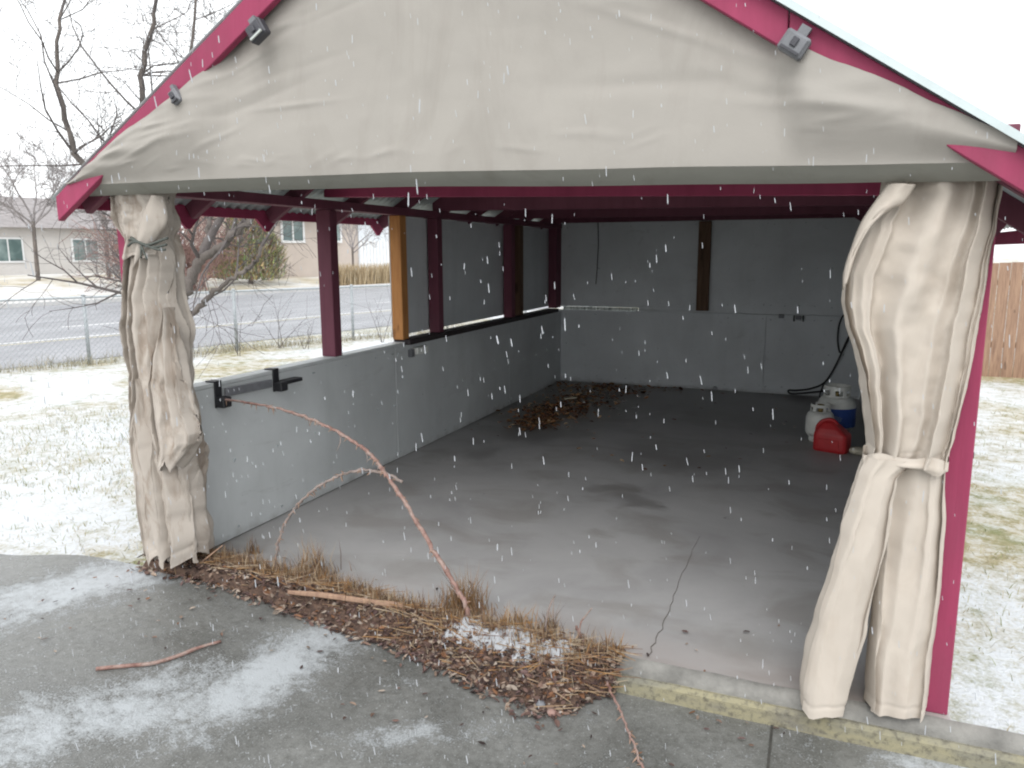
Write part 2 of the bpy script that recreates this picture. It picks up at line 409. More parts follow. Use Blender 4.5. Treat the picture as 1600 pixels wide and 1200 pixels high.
def attr_mat(name, rough=.85):
    m = MT(name, rough, 0, .25); c = m.attr(); m.base(m.mix(m.math('MULTIPLY', m.noise(60, 3), .4), c, m.mix(1.0, c, .55, 'MULTIPLY'))); return m.m
M['leaf'] = attr_mat('dead leaves')
M['stalk'] = attr_mat('dry stalks')
M['conifer'] = attr_mat('conifer foliage')
M['flake'] = mottled('falling snow', (.45, .47, .5), .02, 5, .9, 0)
M['house_wall'] = mottled('tan stucco', (.52, .455, .41), .06, 2, .9, .2)
M['house_wall_pale'] = mottled('pale siding', (.60, .58, .56), .06, 2, .9, .2)
M['house_roof'] = mottled('grey shingles', (.28, .26, .26), .2, 3, .9, .4)
M['white_trim'] = mottled('white trim', (.78, .79, .80), .05, 3, .6, .1)
M['white_door'] = mottled('white blue siding', (.70, .74, .79), .06, 3, .6, .1)
def glass_mat():
    m = MT('window glass', .08, 0, .6); m.base(m.ramp(m.noise(.6, 3), [(.4, (.10, .15, .15)), (.6, (.28, .36, .35))])); return m.m
M['glass'] = glass_mat()

# ================================================================== GROUND
G = -.12
YD = -.13
g = MB(); n = 60
for_pts = lambda u, v: (lerp(-160, 160, u), lerp(-60, 220, v), YD)
g.grid(2, 2, for_pts); struct(g.build('ground', M['yard']))
# driveway in front of the carport, rising a little towards the left corner
def gz(x): return G + .112 * smooth(1.8, .1, x) * smooth(-1.5, -.5, x)
def ong(px, py, up=0.0):
    q = on(px, py, 2, G)
    for _ in range(4): q = on(px, py, 2, gz(q.x) + up)
    return q
g = MB(smooth=True)
def dfn(u, v):
    x = lerp(-1.7, 9, u); y = lerp(-9, -.0, v)
    return (x, y, gz(x) + .004 * fbm(x * 2.1, y * 2.1, 3))
g.grid(140, 120, dfn)
struct(g.build('driveway', M['drive']))
# narrow control joints in the drive, let in as dark grooves
j = MB(); a = on(1207, 1130, 2, G); b = on(1196, 1230, 2, G)
a = Vector((a.x, -.05, G)); b = Vector((b.x + .02, -2.2, G))
j.beam(a + Vector((0, 0, .001)), b + Vector((0, 0, .001)), .010, .006)
struct(j.build('driveway_joint', M['joint']))

# road and the far side, along their own direction
RD = Vector((.235, 1, 0)).normalized(); RN = Vector((-RD.y, RD.x, 0))     # along, and away to the left
def rp(P0, s, z=0.0): q = P0 + RD * s; return Vector((q.x, q.y, z))
nearE = Vector((-8.3, 8.2, 0)); farE = on(290, 466, 2, G); farE.z = 0
tw = (farE - nearE).dot(RN)
def strip(name, t0, t1, z, mat, s0=-70, s1=160, h=0):
    m = MB(); a = nearE + RN * t0; b = nearE + RN * t1
    if h: 
        m.add([rp(a, s0, z), rp(b, s0, z), rp(b, s1, z), rp(a, s1, z), rp(a, s0, z - h), rp(b, s0, z - h), rp(b, s1, z - h), rp(a, s1, z - h)],
              [(0, 3, 2, 1), (4, 5, 6, 7), (0, 1, 5, 4), (1, 2, 6, 5), (2, 3, 7, 6), (3, 0, 4, 7)])
    else: m.add([rp(a, s0, z), rp(b, s0, z), rp(b, s1, z), rp(a, s1, z)], [(0, 3, 2, 1)])
    return struct(m.build(name, mat))
strip('road', 0, tw, G, M['road'])
strip('kerb', tw, tw + .22, G + .14, M['pave'], h=.16)
strip('pavement', tw + .22, tw + 2.0, G + .13, M['pave'], h=.15)
t_l = (on(300, 496, 2, G) - nearE).dot(RN)
dash = MB()
a = nearE + RN * t_l; s_a = (on(330, 495, 2, G) - nearE).dot(RD)
for k in range(-3, 8):
    s0 = s_a - 4 + k * 11
    dash.add([rp(a, s0, G + .004), rp(a + RN * .14, s0, G + .004), rp(a + RN * .14, s0 + 4, G + .004), rp(a, s0 + 4, G + .004)], [(0, 3, 2, 1)])
struct(dash.build('road_dashes', M['white_line']))
t_y = (on(430, 500, 2, G) - nearE).dot(RN)
strip('road_line', t_y, t_y + .12, G + .004, M['white_line'])
strip('road_line', t_y - .34, t_y - .22, G + .004, M['yellow_line'])
# lawn rising to the houses
lw = MB(smooth=True)
def lawnf(u, v):
    t = lerp(tw + 2.0, tw + 60, v); s = lerp(-60, 150, u); a = nearE + RN * t + RD * s
    return (a.x, a.y, G + .13 + .55 * smooth(0, 14, t - tw - 2) + .05 * fbm(a.x * .2, a.y * .2))
lw.grid(60, 30, lawnf); struct(lw.build('far_lawn', M['lawn']))

# ================================================================== SLAB
fl = MB(); 
JX0, JX1 = on(1080, 870, 2, 0), on(1015, 1020, 2, 0)
jx = 2.617
f1 = MB(); f1.box((-.20, 0.0, -.14), (3.75, 6.80, 0)); 
f2 = MB(smooth=False); rgc = random.Random(3); cp_ = []
for k in range(27):
    t = k / 26; py = lerp(1026, 838, t); px = lerp(1012, 1092, t ** .95); q = on(px, py, 2, 0); cp_.append((q.x + rgc.gauss(0, .006), max(.004, q.y), .0015))
f2.tube(cp_, [.0024 * lerp(1, .3, k / 26) for k in range(27)], 4)
floor = f1.build('floor', M['slab'], bevel=.006); struct(floor)
f2.build('floor_crack', M['crack'], floor)
kb = MB(); kb.box((1.5, -.055, -.16), (4.1, -.002, -.045)); struct(kb.build('kerb', M['kerb'], bevel=.015))
lp = MB(smooth=False)
def lipf(u, v):
    x = lerp(1.5, 4.05, u); a = v * math.pi * .5
    return (x, .018 - .046 * math.sin(a) + .004 * fbm(x * 6, 1, 2), .011 - .058 * (1 - math.cos(a)) + .004 * fbm(x * 7, 5, 2))
lp.grid(90, 7, lipf); struct(lp.build('slab_lip', M['lip'], smooth=True))

# ================================================================== CARPORT
WID = 3.66; DEP = 6.68; HW = .955
cp = thing('carport', 'crimson framed carport with grey plywood half walls and metal roof', 'carport')
# half wall of the left side: 3 sheets, outer framing hidden
lw_sheets = [(.10, 2.44), (2.443, 4.88), (4.883, DEP)]
for a, b in lw_sheets:
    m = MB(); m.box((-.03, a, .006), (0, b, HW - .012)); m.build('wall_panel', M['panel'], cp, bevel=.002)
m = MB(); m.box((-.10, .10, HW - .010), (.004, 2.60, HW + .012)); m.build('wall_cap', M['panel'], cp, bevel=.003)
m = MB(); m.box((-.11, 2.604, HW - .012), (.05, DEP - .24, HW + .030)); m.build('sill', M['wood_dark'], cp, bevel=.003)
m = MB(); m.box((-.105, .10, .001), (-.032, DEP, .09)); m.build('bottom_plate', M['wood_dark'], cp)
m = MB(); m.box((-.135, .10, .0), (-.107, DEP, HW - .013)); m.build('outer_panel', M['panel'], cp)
# back wall, lower sheets and upper sheets
for a, b in ((-.14, 2.583), (2.586, WID)):
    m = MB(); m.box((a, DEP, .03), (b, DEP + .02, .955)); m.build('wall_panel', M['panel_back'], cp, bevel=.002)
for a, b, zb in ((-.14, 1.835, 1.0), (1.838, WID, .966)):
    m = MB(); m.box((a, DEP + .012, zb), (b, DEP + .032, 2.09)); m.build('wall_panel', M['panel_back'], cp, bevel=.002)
m = MB(); m.box((1.032, DEP + .012, .966), (1.834, DEP + .031, .998)); m.build('filler_strip', M['panel_back'], cp)
m = MB(); m.box((-.14, DEP + .034, 0), (WID + .03, DEP + .07, .9555)); m.box((-.14, DEP + .034, .998), (WID + .03, DEP + .07, 2.12)); m.box((1.03, DEP + .034, .9565), (WID + .03, DEP + .07, .997)); m.build('outer_panel', M['panel_back'], cp)
a = on(1198, 505, 1, DEP); b = on(1305, 612, 1, DEP)
m = MB(); m.box((2.60, DEP - .004, .10), (3.24, DEP - .0005, .905)); m.build('patch_panel', M['panel_back'], cp, bevel=.001)
m = MB(); m.box((1.76, DEP - .06, .985), (1.905, DEP + .010, 2.06)); m.build('post', M['wood_brown'], cp, bevel=.004)
m = MB(); m.box((.03, DEP + .003, .957), (1.03, DEP + .006, .998)); m.build('plastic_strip', M['strip'], cp)
# right side half wall and posts; unseen front bay left open for added light
for a, b in ((.165, 2.4), (2.403, 4.8), (4.803, DEP)):
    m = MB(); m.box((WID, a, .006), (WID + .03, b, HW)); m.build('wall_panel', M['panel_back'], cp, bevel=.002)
for a, b in ((2.60, 4.8), (4.803, DEP)):
    m = MB(); m.box((WID + .092, a, HW + .03), (WID + .10, b, 2.02)); m.build('wall_panel', M['panel_back'], cp, bevel=.002)
m = MB(); m.box((WID - .02, .165, HW + .002), (WID + .10, DEP, HW + .028)); m.build('sill', M['wood_dark'], cp, bevel=.003)
for y in (1.62, 2.60, 4.2, 5.6):
    m = MB(); m.box((WID, y, HW + .029), (WID + .09, y + .09, 2.02)); m.build('post', M['red_shaded'], cp, bevel=.004)
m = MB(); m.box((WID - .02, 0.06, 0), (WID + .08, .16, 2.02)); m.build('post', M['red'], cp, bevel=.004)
m = MB(); m.box((WID + .032, .165, 0.0), (WID + .06, DEP, HW)); m.build('outer_panel', M['panel'], cp)
# upper sheets of the left side, outside the posts, a slit of daylight beneath them
for a, b, dx in ((2.60, 3.262, 0), (3.264, 5.30, -.001), (5.302, DEP - .001, 0)):
    m = MB(); m.box((-.125 + dx, a, HW + .052), (-.1165 + dx, b, 2.0)); m.build('wall_panel', M['panel_back'], cp, bevel=.002)
# left posts (x, y0, y1, mat, wide)
PO = [(-.115, -.0, 1.615, 1.705, 'red_shaded', HW + .012), (-.10, -.0, 2.575, 2.675, 'wood_orange', HW + .032), (-.10, 0, 3.215, 3.315, 'red_shaded', HW + .030),
      (-.10, 0, 4.96, 5.065, 'red_shaded', HW + .030), (-.10, -.02, 5.26, 5.37, 'wood_brown', HW + .030), (-.11, .0, DEP - .20, DEP - .003, 'red_shaded', HW + .030)]
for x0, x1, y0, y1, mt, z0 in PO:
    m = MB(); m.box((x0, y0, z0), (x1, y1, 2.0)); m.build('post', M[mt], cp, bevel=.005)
m = MB(); m.box((-.165, 0.0, -.12), (-.075, .09, 2.02)); m.build('post', M['red'], cp, bevel=.005)
# screw heads holding the sheets
sc_ = MB(); rgs = random.Random(12)
for (a, b) in lw_sheets:
    ys_ = [a + .04, b - .04] + [a + .04 + k * .40 for k in range(1, 6) if a + .04 + k * .4 < b - .2]
    for y in ys_:
        for z in (.06, .47, .89): sc_.tube([(.0, y + rgs.gauss(0, .012), z + rgs.gauss(0, .01)), (.0025, y, z)], .0055, 6)
for (a, b) in ((.04, 2.583), (2.586, WID)):
    for k in range(7):
        x = lerp(a + .04, b - .04, k / 6)
        for z in (.09, .5, .90): sc_.tube([(x + rgs.gauss(0, .015), DEP, z + rgs.gauss(0, .01)), (x, DEP - .0025, z)], .006, 6)
        for z in (1.06, 1.5, 2.02): sc_.tube([(x + rgs.gauss(0, .015), DEP + .012, z + rgs.gauss(0, .01)), (x, DEP + .009, z)], .006, 6)
o = sc_.build('screw_heads', M['galv'], cp); o['kind'] = 'stuff'
# plates
PZ0, PZ1 = 2.002, 2.062
m = MB(); m.box((-.115, -.10, PZ0), (.005, DEP, PZ1)); m.build('wall_plate', M['red_shaded'], cp, bevel=.004)
m = MB(); m.box((WID - .02, -.10, PZ0 + .02), (WID + .09, DEP, PZ1 + .02)); m.build('wall_plate', M['red_shaded'], cp, bevel=.004)
m = MB(); m.box((.007, DEP - .045, 2.07), (WID - .022, DEP - .001, 2.19)); m.build('wall_plate', M['red_shaded'], cp, bevel=.004)
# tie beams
for y, z0a, z0b, h, mt in ((1.62, 2.085, 1.985, .10, 'red'), (3.22, 2.066, 2.022, .16, 'red_shaded'), (4.98, 2.064, 2.04, .14, 'red_shaded')):
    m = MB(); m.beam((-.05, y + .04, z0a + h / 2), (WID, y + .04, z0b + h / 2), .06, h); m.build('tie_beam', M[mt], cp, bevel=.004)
# roof: slopes measured from the rake
def zl(x): return 2.159 + .622 * x
def zr(x): return 4.512 - .673 * x
RX = (4.512 - 2.159) / (.622 + .673); RZ = zl(RX)
m = MB(); m.box((RX - .02, -.18, RZ - .19), (RX + .02, DEP + .2, RZ - .05)); m.build('ridge_board', M['red_shaded'], cp)
XL, XR = -.29, WID + .33
rl = MB(); rl.beam((XL + .02, 0, zl(XL + .02) - .052), (RX - .022, 0, zl(RX - .022) - .052), .04, .09)
rr = MB(); rr.beam((RX + .022, 0, zr(RX + .022) - .052), (XR - .02, 0, zr(XR - .02) - .052), .04, .09)
r0 = rl.build('rafter', M['red_shaded'], cp, bevel=.003); r1 = rr.build('rafter', M['red_shaded'], cp, bevel=.003)
ys = [-.08] + [.62 + .70 * k for k in range(9)] + [6.60]
for i, y in enumerate(ys):
    if i == 0: r0.location.y = y; r1.location.y = y; continue
    dup(r0, cp, (0, y, 0)); dup(r1, cp, (0, y, 0))
# corrugated sheets (0.86 m cover width), one shape per slope
def sheet(xa, xb, zf):
    m = MB(smooth=True)
    def f(u, v):
        y = u * .872; x = lerp(xa, xb, v)
        return (x, y, zf(x) + .008 + .009 * math.cos(2 * math.pi * y / .0792))
    m.grid(89, 2, f); return m
s0 = sheet(XL - .04, RX, zl).build('roof_sheet', M['metal'], cp)
s1 = sheet(RX, XR + .04, zr).build('roof_sheet', M['metal'], cp)
for s in (s0, s1):
    md = s.modifiers.new('thick', 'SOLIDIFY'); md.thickness = .0015
for i in range(9):
    y = -.222 + i * .8712; dz = .0025 * (i % 2)
    if i == 0: s0.location = (0, y, 0); s1.location = (0, y, 0); continue
    dup(s0, cp, (0, y, dz)); dup(s1, cp, (0, y, dz))
cpb = MB(); cpb.add([(RX - .13, -.26, RZ - .06), (RX, -.26, RZ + .035), (RX + .13, -.26, RZ - .065), (RX - .13, DEP + .95, RZ - .06), (RX, DEP + .95, RZ + .035), (RX + .13, DEP + .95, RZ - .065)], [(0, 1, 4, 3), (1, 2, 5, 4)])
cpb.build('ridge_cap', M['metal'], cp)
# rake boards, in two lengths on the right (a butt joint shows there)
def rake(xa, xb, zf, h=.118, y0=-.225, y1=-.19):
    m = MB(); a = (xa, zf(xa)); b = (xb, zf(xb))
    m.add([(a[0], y0, a[1] - h), (b[0], y0, b[1] - h), (b[0], y0, b[1]), (a[0], y0, a[1]), (a[0], y1, a[1] - h), (b[0], y1, b[1] - h), (b[0], y1, b[1]), (a[0], y1, a[1])],
          [(0, 1, 2, 3), (7, 6, 5, 4), (4, 5, 1, 0), (3, 2, 6, 7), (1, 5, 6, 2), (4, 0, 3, 7)])
    return m.build('rake_board', M['red'], cp, bevel=.003)
rake(XL, RX, zl)
JR = on(1233, 30, 1, -.22).x
rake(RX + .003, JR - .002, zr); rake(JR + .002, XR, zr)
# metal edge trim over the right rake
m = MB(); 
for xa, xb, zf in ((RX, XR, zr),):
    m.add([(xa, -.262, zf(xa) + .0), (xb, -.262, zf(xb) + .0), (xb, -.262, zf(xb) + .028), (xa, -.262, zf(xa) + .028), (xa, -.20, zf(xa) + .030), (xb, -.20, zf(xb) + .030)], [(0, 1, 2, 3), (3, 2, 5, 4)])
m.build('roof_trim', M['metal'], cp)
# eaves fascia with pointed pendants
def fascia(x, z0, z1):
    m = MB(); m.box((x - .022, -.18, z0), (x, DEP + .2, z1)); return m.build('fascia', M['red'], cp, bevel=.003)
FX = XL - .002
fb = fascia(FX, 1.925, 1.985)
tri = MB(); hw = .105
tri.add([(FX - .018, -hw, 1.926), (FX - .018, hw, 1.926), (FX - .018, .012, 1.845), (FX - .018, -.012, 1.845), (FX + .0, -hw, 1.926), (FX + .0, hw, 1.926), (FX + .0, .012, 1.845), (FX + .0, -.012, 1.845)],
        [(0, 1, 2, 3), (7, 6, 5, 4), (0, 3, 7, 4), (3, 2, 6, 7), (2, 1, 5, 6)])
t0 = tri.build('pendant', M['red'], fb)
ty = [(.62 + .70 * k) for k in range(9)]
for i, y in enumerate(ty):
    if i == 0: t0.location.y = y
    else: dup(t0, fb, (0, y, 0))
fascia(XR + .024, zr(XR) - .10, zr(XR) - .04)
# back gable
m = MB(); m.add([(-.05, DEP + .036, 2.1), (WID, DEP + .036, 2.06), (RX, DEP + .036, RZ - .04)], [(0, 1, 2)]); m.build('gable_panel', M['panel_back'], cp)

# ================================================================== GABLE CANVAS
def ztop(x): 
    return min(2.134 + .533 * x, 4.074 - .553 * x)
hb = [(on(px, py, 1, -.20).x, on(px, py, 1, -.20).z) for px, py in ((150, 288), (300, 281), (600, 270), (1000, 262), (1400, 256), (1560, 253))]
hb2 = [(on(px, py, 1, -.12).x, on(px, py, 1, -.12).z) for px, py in ((150, 306), (300, 300), (600, 292), (1000, 289), (1340, 285), (1560, 282))]
rw = []
Rg = random.Random(5)
for k in range(46):            # creases running in from the left rake
    s = Rg.random(); x = lerp(.0, 1.5, Rg.random() ** 1.3); zt = ztop(x); z = lerp(2.08, zt, .25 + .75 * Rg.random())
    rw.append((x, z, lerp(.08, .26, Rg.random()), lerp(.010, .022, Rg.random()), lerp(.02, .42, Rg.random()), lerp(-.006, .009, Rg.random())))
for k in range(22):            # and from the right
    x = lerp(2.5, 3.5, Rg.random()); zt = ztop(x); z = lerp(2.08, zt, .3 + .7 * Rg.random())
    rw.append((x, z, lerp(.08, .3, Rg.random()), lerp(.016, .035, Rg.random()), lerp(-.5, .05, Rg.random()), lerp(-.006, .009, Rg.random())))
for k in range(34):            # puckers along the hem
    x = lerp(0, 3.6, Rg.random()); z = 2.075 + .05 * Rg.random()
    rw.append((x, z, lerp(.03, .10, Rg.random()), lerp(.008, .018, Rg.random()), lerp(-.2, .5, Rg.random()), lerp(.001, .004, Rg.random())))
rw2 = [(x, z, a, b, math.cos(t), math.sin(t), h) for x, z, a, b, t, h in rw]
def crease(x, z):
    d = 0
    for cx, cz, a, b, ca, sa, h in rw2:
        dx = x - cx; dz = z - cz
        if abs(dx) > 2.2 * a or abs(dz) > 2.2 * a: continue
        u = (dx * ca + dz * sa) / a; v = (dz * ca - dx * sa) / b
        e = u * u + v * v
        if e < 6: d += h * math.exp(-e)
    return d
XA, XB = -.20, 3.72
gc = MB(smooth=True)
def gf(u, v):
    x = lerp(XA, XB, u); zb = interp(hb, x)[0]
    edge = max(zb + .01, ztop(x) - .022 * math.exp(-((x - 3.16) / .13) ** 2) + .008 * fbm(x * 5, 3.3, 1))
    inn = smooth(.62, .82, x) * (1 - smooth(3.02, 3.14, x)); bl = smooth(.15, .66, x); edge = lerp(edge, min(edge, zl(x) - .112), bl * (1 - smooth(2.6, 2.9, x))); edge += .035 * smooth(.74, .84, x) * (1 - smooth(3.02, 3.14, x))
    z = lerp(zb, edge, v)
    y0 = lerp(-.240, -.165, inn)
    y = lerp(-.195, y0, smooth(0, .6, v) if v < .6 else 1)
    mid = math.sin(math.pi * u) * math.sin(math.pi * min(1, v * .9 + .05))
    y += -.03 * mid * (1 - .6 * inn) + .012 * fbm(x * 1.3, z * 1.6, 2) * min(1, v * 4) - crease(x, z) * .8
    return (x, y, z)
gc.grid(330, 120, gf)
gab = gc.build('gable_canvas', M['canvas'])
tag(gab, 'large beige canvas sheet filling the gable under the red rakes', 'canvas')
hm = MB(smooth=True)
def hf(u, v):
    x = lerp(XA, XB, u); z0 = interp(hb, x)[0]; z1 = interp(hb2, x)[0]
    return (x, lerp(-.195, -.105, v) + .003 * fbm(x * 3, v * 2, 4), lerp(z0 + .0, z1, v) - .004 * math.sin(v * math.pi))
hm.grid(120, 8, hf); hm.build('hem', M['hem'], gab)

# ================================================================== CURTAINS
def drape(rows, ypos, depth, nf, amp, seed, nu=150, nv=150, lump=.5, twist=1.0, edge=0.0, rag=.012):
    """closed hanging bundle: rows of (z, xl, xr); pleats run down it"""
    m = MB(smooth=True); rg = random.Random(seed)
    ph = [rg.random() * 6.28 for _ in range(8)]
    zt = max(r[0] for r in rows); zb = min(r[0] for r in rows)
    def f(u, v):
        z = lerp(zt, zb, v); xl, xr = interp(rows, z)[:2]; xl += edge * fbm(z * 5, seed, 1, 3); xr += edge * fbm(z * 5, seed, 9, 3); w = (xr - xl) / 2; xc = (xl + xr) / 2
        d = depth(v) if callable(depth) else depth
        a = 2 * math.pi * u
        t = a + .25 * math.sin(a + ph[0] + v * 2.2) + .12 * fbm(u * 3, v * 3, seed)
        w1 = t + twist * (.30 * fbm(v * 2.2, seed, 1) + .22 * math.sin(v * 4 + ph[2]))
        pl = lambda q: 2 * math.sqrt(math.sin(q) ** 2 + .03) - 1
        fo = pl(nf * .5 * w1 + ph[1]) * .55 + pl(nf * .85 * w1 + ph[3] + 1.6 * v * twist) * .35 + lump * fbm(u * 6 + seed, v * 2.5, 3, 5)
        am = amp * (1 + .6 * fbm(v * 3, seed + 2.5, u * 2))
        r = 1 + am * fo / max(w, .05) * .4
        r *= 1 - .022 * math.exp(-((v - .958) / .007) ** 2)
        cr = .012 * lump * fbm(math.cos(a) * 3 * w * 6, math.sin(a) * 3, z * 7 + seed) 
        e = .72
        ca, sa = math.cos(a), math.sin(a)
        x = xc + w * math.copysign(abs(ca) ** e, ca) * (1 + (r - 1) * (.45 if abs(ca) > .8 else 1.0)); y = ypos + d * math.copysign(abs(sa) ** e, sa) * (1 + (r - 1) * 1.6)
        zz = z + rag * (math.sin(nf * a + ph[5]) + 1.5 * fbm(u * 5, seed, 4)) * smooth(.86, 1, v)
        return (x + cr, y + cr * 1.3 + am * fo * (.9 if sa < 0 else .5), zz)
    m.grid(nu, nv, f, closed=True); return m
def rows_from(tab, y):       # (photo row, left px, right px) on the plane at depth y
    out = []
    for py, a, b in tab:
        pa = on(a, py, 1, y); pb = on(b, py, 1, y); out.append(((pa.z + pb.z) / 2, pa.x, pb.x))
    return out
YC = -.02
# left curtain
lt = thing('curtain', 'rumpled weathered canvas curtain knotted at the front left post', 'curtain', (0.0, YC, 0), 'canvas curtains tied back at the open front')
up_rows = rows_from([(285, 186, 256), (312, 188, 259), (345, 192, 263), (378, 206, 254), (400, 203, 258)], YC)
drape(up_rows, YC, .085, 7, .045, 3, 150, 70).build('head_drape', M['canvas_l'], lt)
mid_rows = rows_from([(366, 205, 250), (392, 204, 257), (440, 201, 262), (480, 202, 268), (520, 205, 274), (560, 208, 279), (600, 212, 284), (650, 216, 291), (690, 219, 297), (740, 225, 297), (800, 231, 302), (835, 235, 307), (864, 240, 306)], YC)
drape(mid_rows, YC, lambda v: .055 + .05 * v, 10, .095, 8, 260, 260, .30, 1.7, .022, .022).build('middle_drape', M['canvas_l'], lt)
fl_rows = rows_from([(480, 266, 268), (520, 258, 272), (560, 248, 281), (600, 246, 291), (645, 250, 304), (672, 254, 313), (686, 258, 309), (700, 262, 298), (722, 264, 282)], YC - .05)
drape(fl_rows, YC - .075, lambda v: .004 + .03 * smooth(0, .35, v) + .028 * v, 6, .06, 23, 160, 120, .25, 1.2, .012, .03).build('flap', M['canvas_l'], lt)
fl2 = rows_from([(590, 222, 225), (640, 216, 236), (690, 216, 246), (740, 224, 252), (790, 230, 262), (830, 238, 268), (868, 246, 272)], YC - .05)
drape(fl2, YC - .085, lambda v: .004 + .03 * smooth(0, .35, v) + .024 * v, 5, .06, 29, 150, 120, .25, 1.4, .012, .03).build('flap', M['canvas_l'], lt)
kn = MB(smooth=True)
k0 = on(230, 384, 1, YC - .09)
for a_ in range(3):
    kn.tube([k0 + Vector((-.12 + .24 * t, -.004 - .03 * math.sin(t * 3.14) + .01 * a_, .012 * a_ + .02 * math.sin(t * 5 + a_))) for t in [i / 9 for i in range(10)]], .0065, 6)
for dx, dz in ((.03, -.07), (-.01, -.06)):
    kn.tube([k0 + Vector((dx * t, -.035, dz * t)) for t in (0, .4, .8, 1)], [.006, .005, .004, .003], 6)
kn.build('tie_cord', M['cord_dark'], lt)
def flap(name, A, B, ya, yb, mat, parent, sag=.02):
    m = MB(smooth=True); A = [on(x, y, 1, ya) for x, y in A]; B = [on(x, y, 1, yb) for x, y in B]
    A = spline(A, 6); B = spline(B, 6); n = min(len(A), len(B))
    A = [A[int(i * (len(A) - 1) / (n - 1))] for i in range(n)]; B = [B[int(i * (len(B) - 1) / (n - 1))] for i in range(n)]
    def f(u, v):
        i = int(round(v * (n - 1))); p = A[i].lerp(B[i], u); p = p.copy(); p.y -= sag * math.sin(math.pi * u) * (1 + .4 * fbm(u * 3, v * 4, 5)); return p
    m.grid(10, n, f); o = m.build(name, mat, parent); md = o.modifiers.new('t', 'SOLIDIFY'); md.thickness = .004; return o
flap('fold', [(238, 305), (222, 340), (214, 380), (210, 420)], [(256, 306), (262, 345), (246, 372), (230, 392)], YC - .10, YC - .06, M['canvas_l'], lt)
# right curtain
rt = thing('curtain', 'clean cream canvas curtain gathered by a cloth band at the right', 'curtain', (3.45, YC, 0), 'canvas curtains tied back at the open front')
rrows = rows_from([(280, 1388, 1566), (300, 1382, 1562), (325, 1364, 1558), (350, 1346, 1554), (390, 1330, 1546), (430, 1319, 1540), (470, 1317, 1532), (510, 1323, 1525), (550, 1337, 1518),
                   (600, 1347, 1508), (640, 1354, 1500), (680, 1359, 1490), (705, 1360, 1482), (722, 1356, 1478)], YC)
drape(rrows, YC, lambda v: lerp(.05, .095, smooth(0, .22, v)) - .042 * v, 8, .085, 31, 280, 200, .04, .22, .006).build('upper_drape', M['canvas_r'], rt)
lrows = rows_from([(712, 1354, 1432), (740, 1345, 1400), (780, 1331, 1392), (830, 1315, 1384), (880, 1300, 1374), (960, 1275, 1352), (1030, 1258, 1334), (1070, 1253, 1322), (1100, 1254, 1312)], YC)
drape(lrows, YC - .02, lambda v: .055 + .03 * v, 4, .065, 44, 200, 140, .05, .3, .006).build('lower_drape', M['canvas_r'], rt)
l2 = rows_from([(712, 1380, 1480), (760, 1374, 1478), (830, 1368, 1474), (900, 1366, 1470), (980, 1363, 1462), (1050, 1358, 1452), (1112, 1354, 1446)], YC)
drape(l2, YC + .03, lambda v: .05 + .03 * v, 5, .070, 52, 200, 140, .05, .3, .006).build('lower_drape', M['canvas_r'], rt)
flap('fold', [(1388, 288), (1366, 318), (1346, 349), (1331, 388), (1321, 420), (1318, 452)], [(1430, 288), (1412, 316), (1390, 326), (1362, 350), (1338, 392), (1322, 440)], YC - .085, YC - .10, M['canvas_r'], rt, .03)
tb = MB(smooth=True)
def tbf(u, v):
    a = 2 * math.pi * u; p1 = on(1347, 718, 1, YC); p2 = on(1482, 720, 1, YC); c = (p1 + p2) / 2; w = (p2.x - p1.x) / 2
    return (c.x + w * math.copysign(abs(math.cos(a)) ** .7, math.cos(a)), YC + .068 * math.copysign(abs(math.sin(a)) ** .8, math.sin(a)) * (1 - .12 * abs(math.sin(math.pi * (v - .5)))) + .006 * math.sin(a * 9), c.z + .024 * (v - .5) * 2 * (1 + .3 * math.sin(a * 5)) - .012 * math.sin(math.pi * v) + .006 * math.sin(a * 3))
tb.grid(90, 7, tbf, closed=True); tb.build('tie_band', M['canvas_r'], rt)

# ================================================================== FITTINGS ON THE RAKES
def fitting(px, py, zf_ang, label, mat, w=.055, h=.042, dark=False):
    c = on(px, py, 1, -.255); t = thing('fitting', label, 'fitting', c, 'dark box fittings under the rake boards')
    ax = Vector((math.cos(zf_ang), 0, math.sin(zf_ang))); az = Vector((-math.sin(zf_ang), 0, math.cos(zf_ang)))
    m = MB(); m.obox(c, ax * w, Vector((0, .022, 0)), az * h); m.build('housing', M[mat], t, bevel=.006)
    m = MB(); m.obox(c + Vector((0, -.024, 0)), ax * w * .82, Vector((0, .004, 0)), az * h * .8); m.build('face_plate', M['dark_plastic' if dark else 'grey_plastic'], t, bevel=.003)
    m = MB(); m.obox(c + Vector((0, -.031, 0)) + az * h * .1, ax * .010, Vector((0, .005, 0)), az * .014); m.build('latch', M['dark_plastic'], t, bevel=.002)
    m = MB(); m.obox(c - az * h * .72 + Vector((0, -.030, 0)), ax * w * .75, Vector((0, .004, 0)), az * .004); m.build('edge_strip', M['pale_grey' if dark else 'dark_plastic'], t)
    m = MB(); m.obox(c + az * (h + .012) + Vector((0, .012, 0)), ax * w * .4, Vector((0, .012, 0)), az * .018); m.build('bracket', M['grey_plastic'], t)
fitting(1241, 70, math.atan(-.673), 'grey square fitting at the joint of the right rake board', 'grey_plastic', .042, .033)
fitting(403, 49, math.atan(.622), 'dark box fitting with pale lower edge, higher on the left rake', 'dark_plastic', .042, .036, True)
fitting(277, 152, math.atan(.622), 'small grey fitting hanging lower on the left rake', 'grey_plastic', .022, .032)

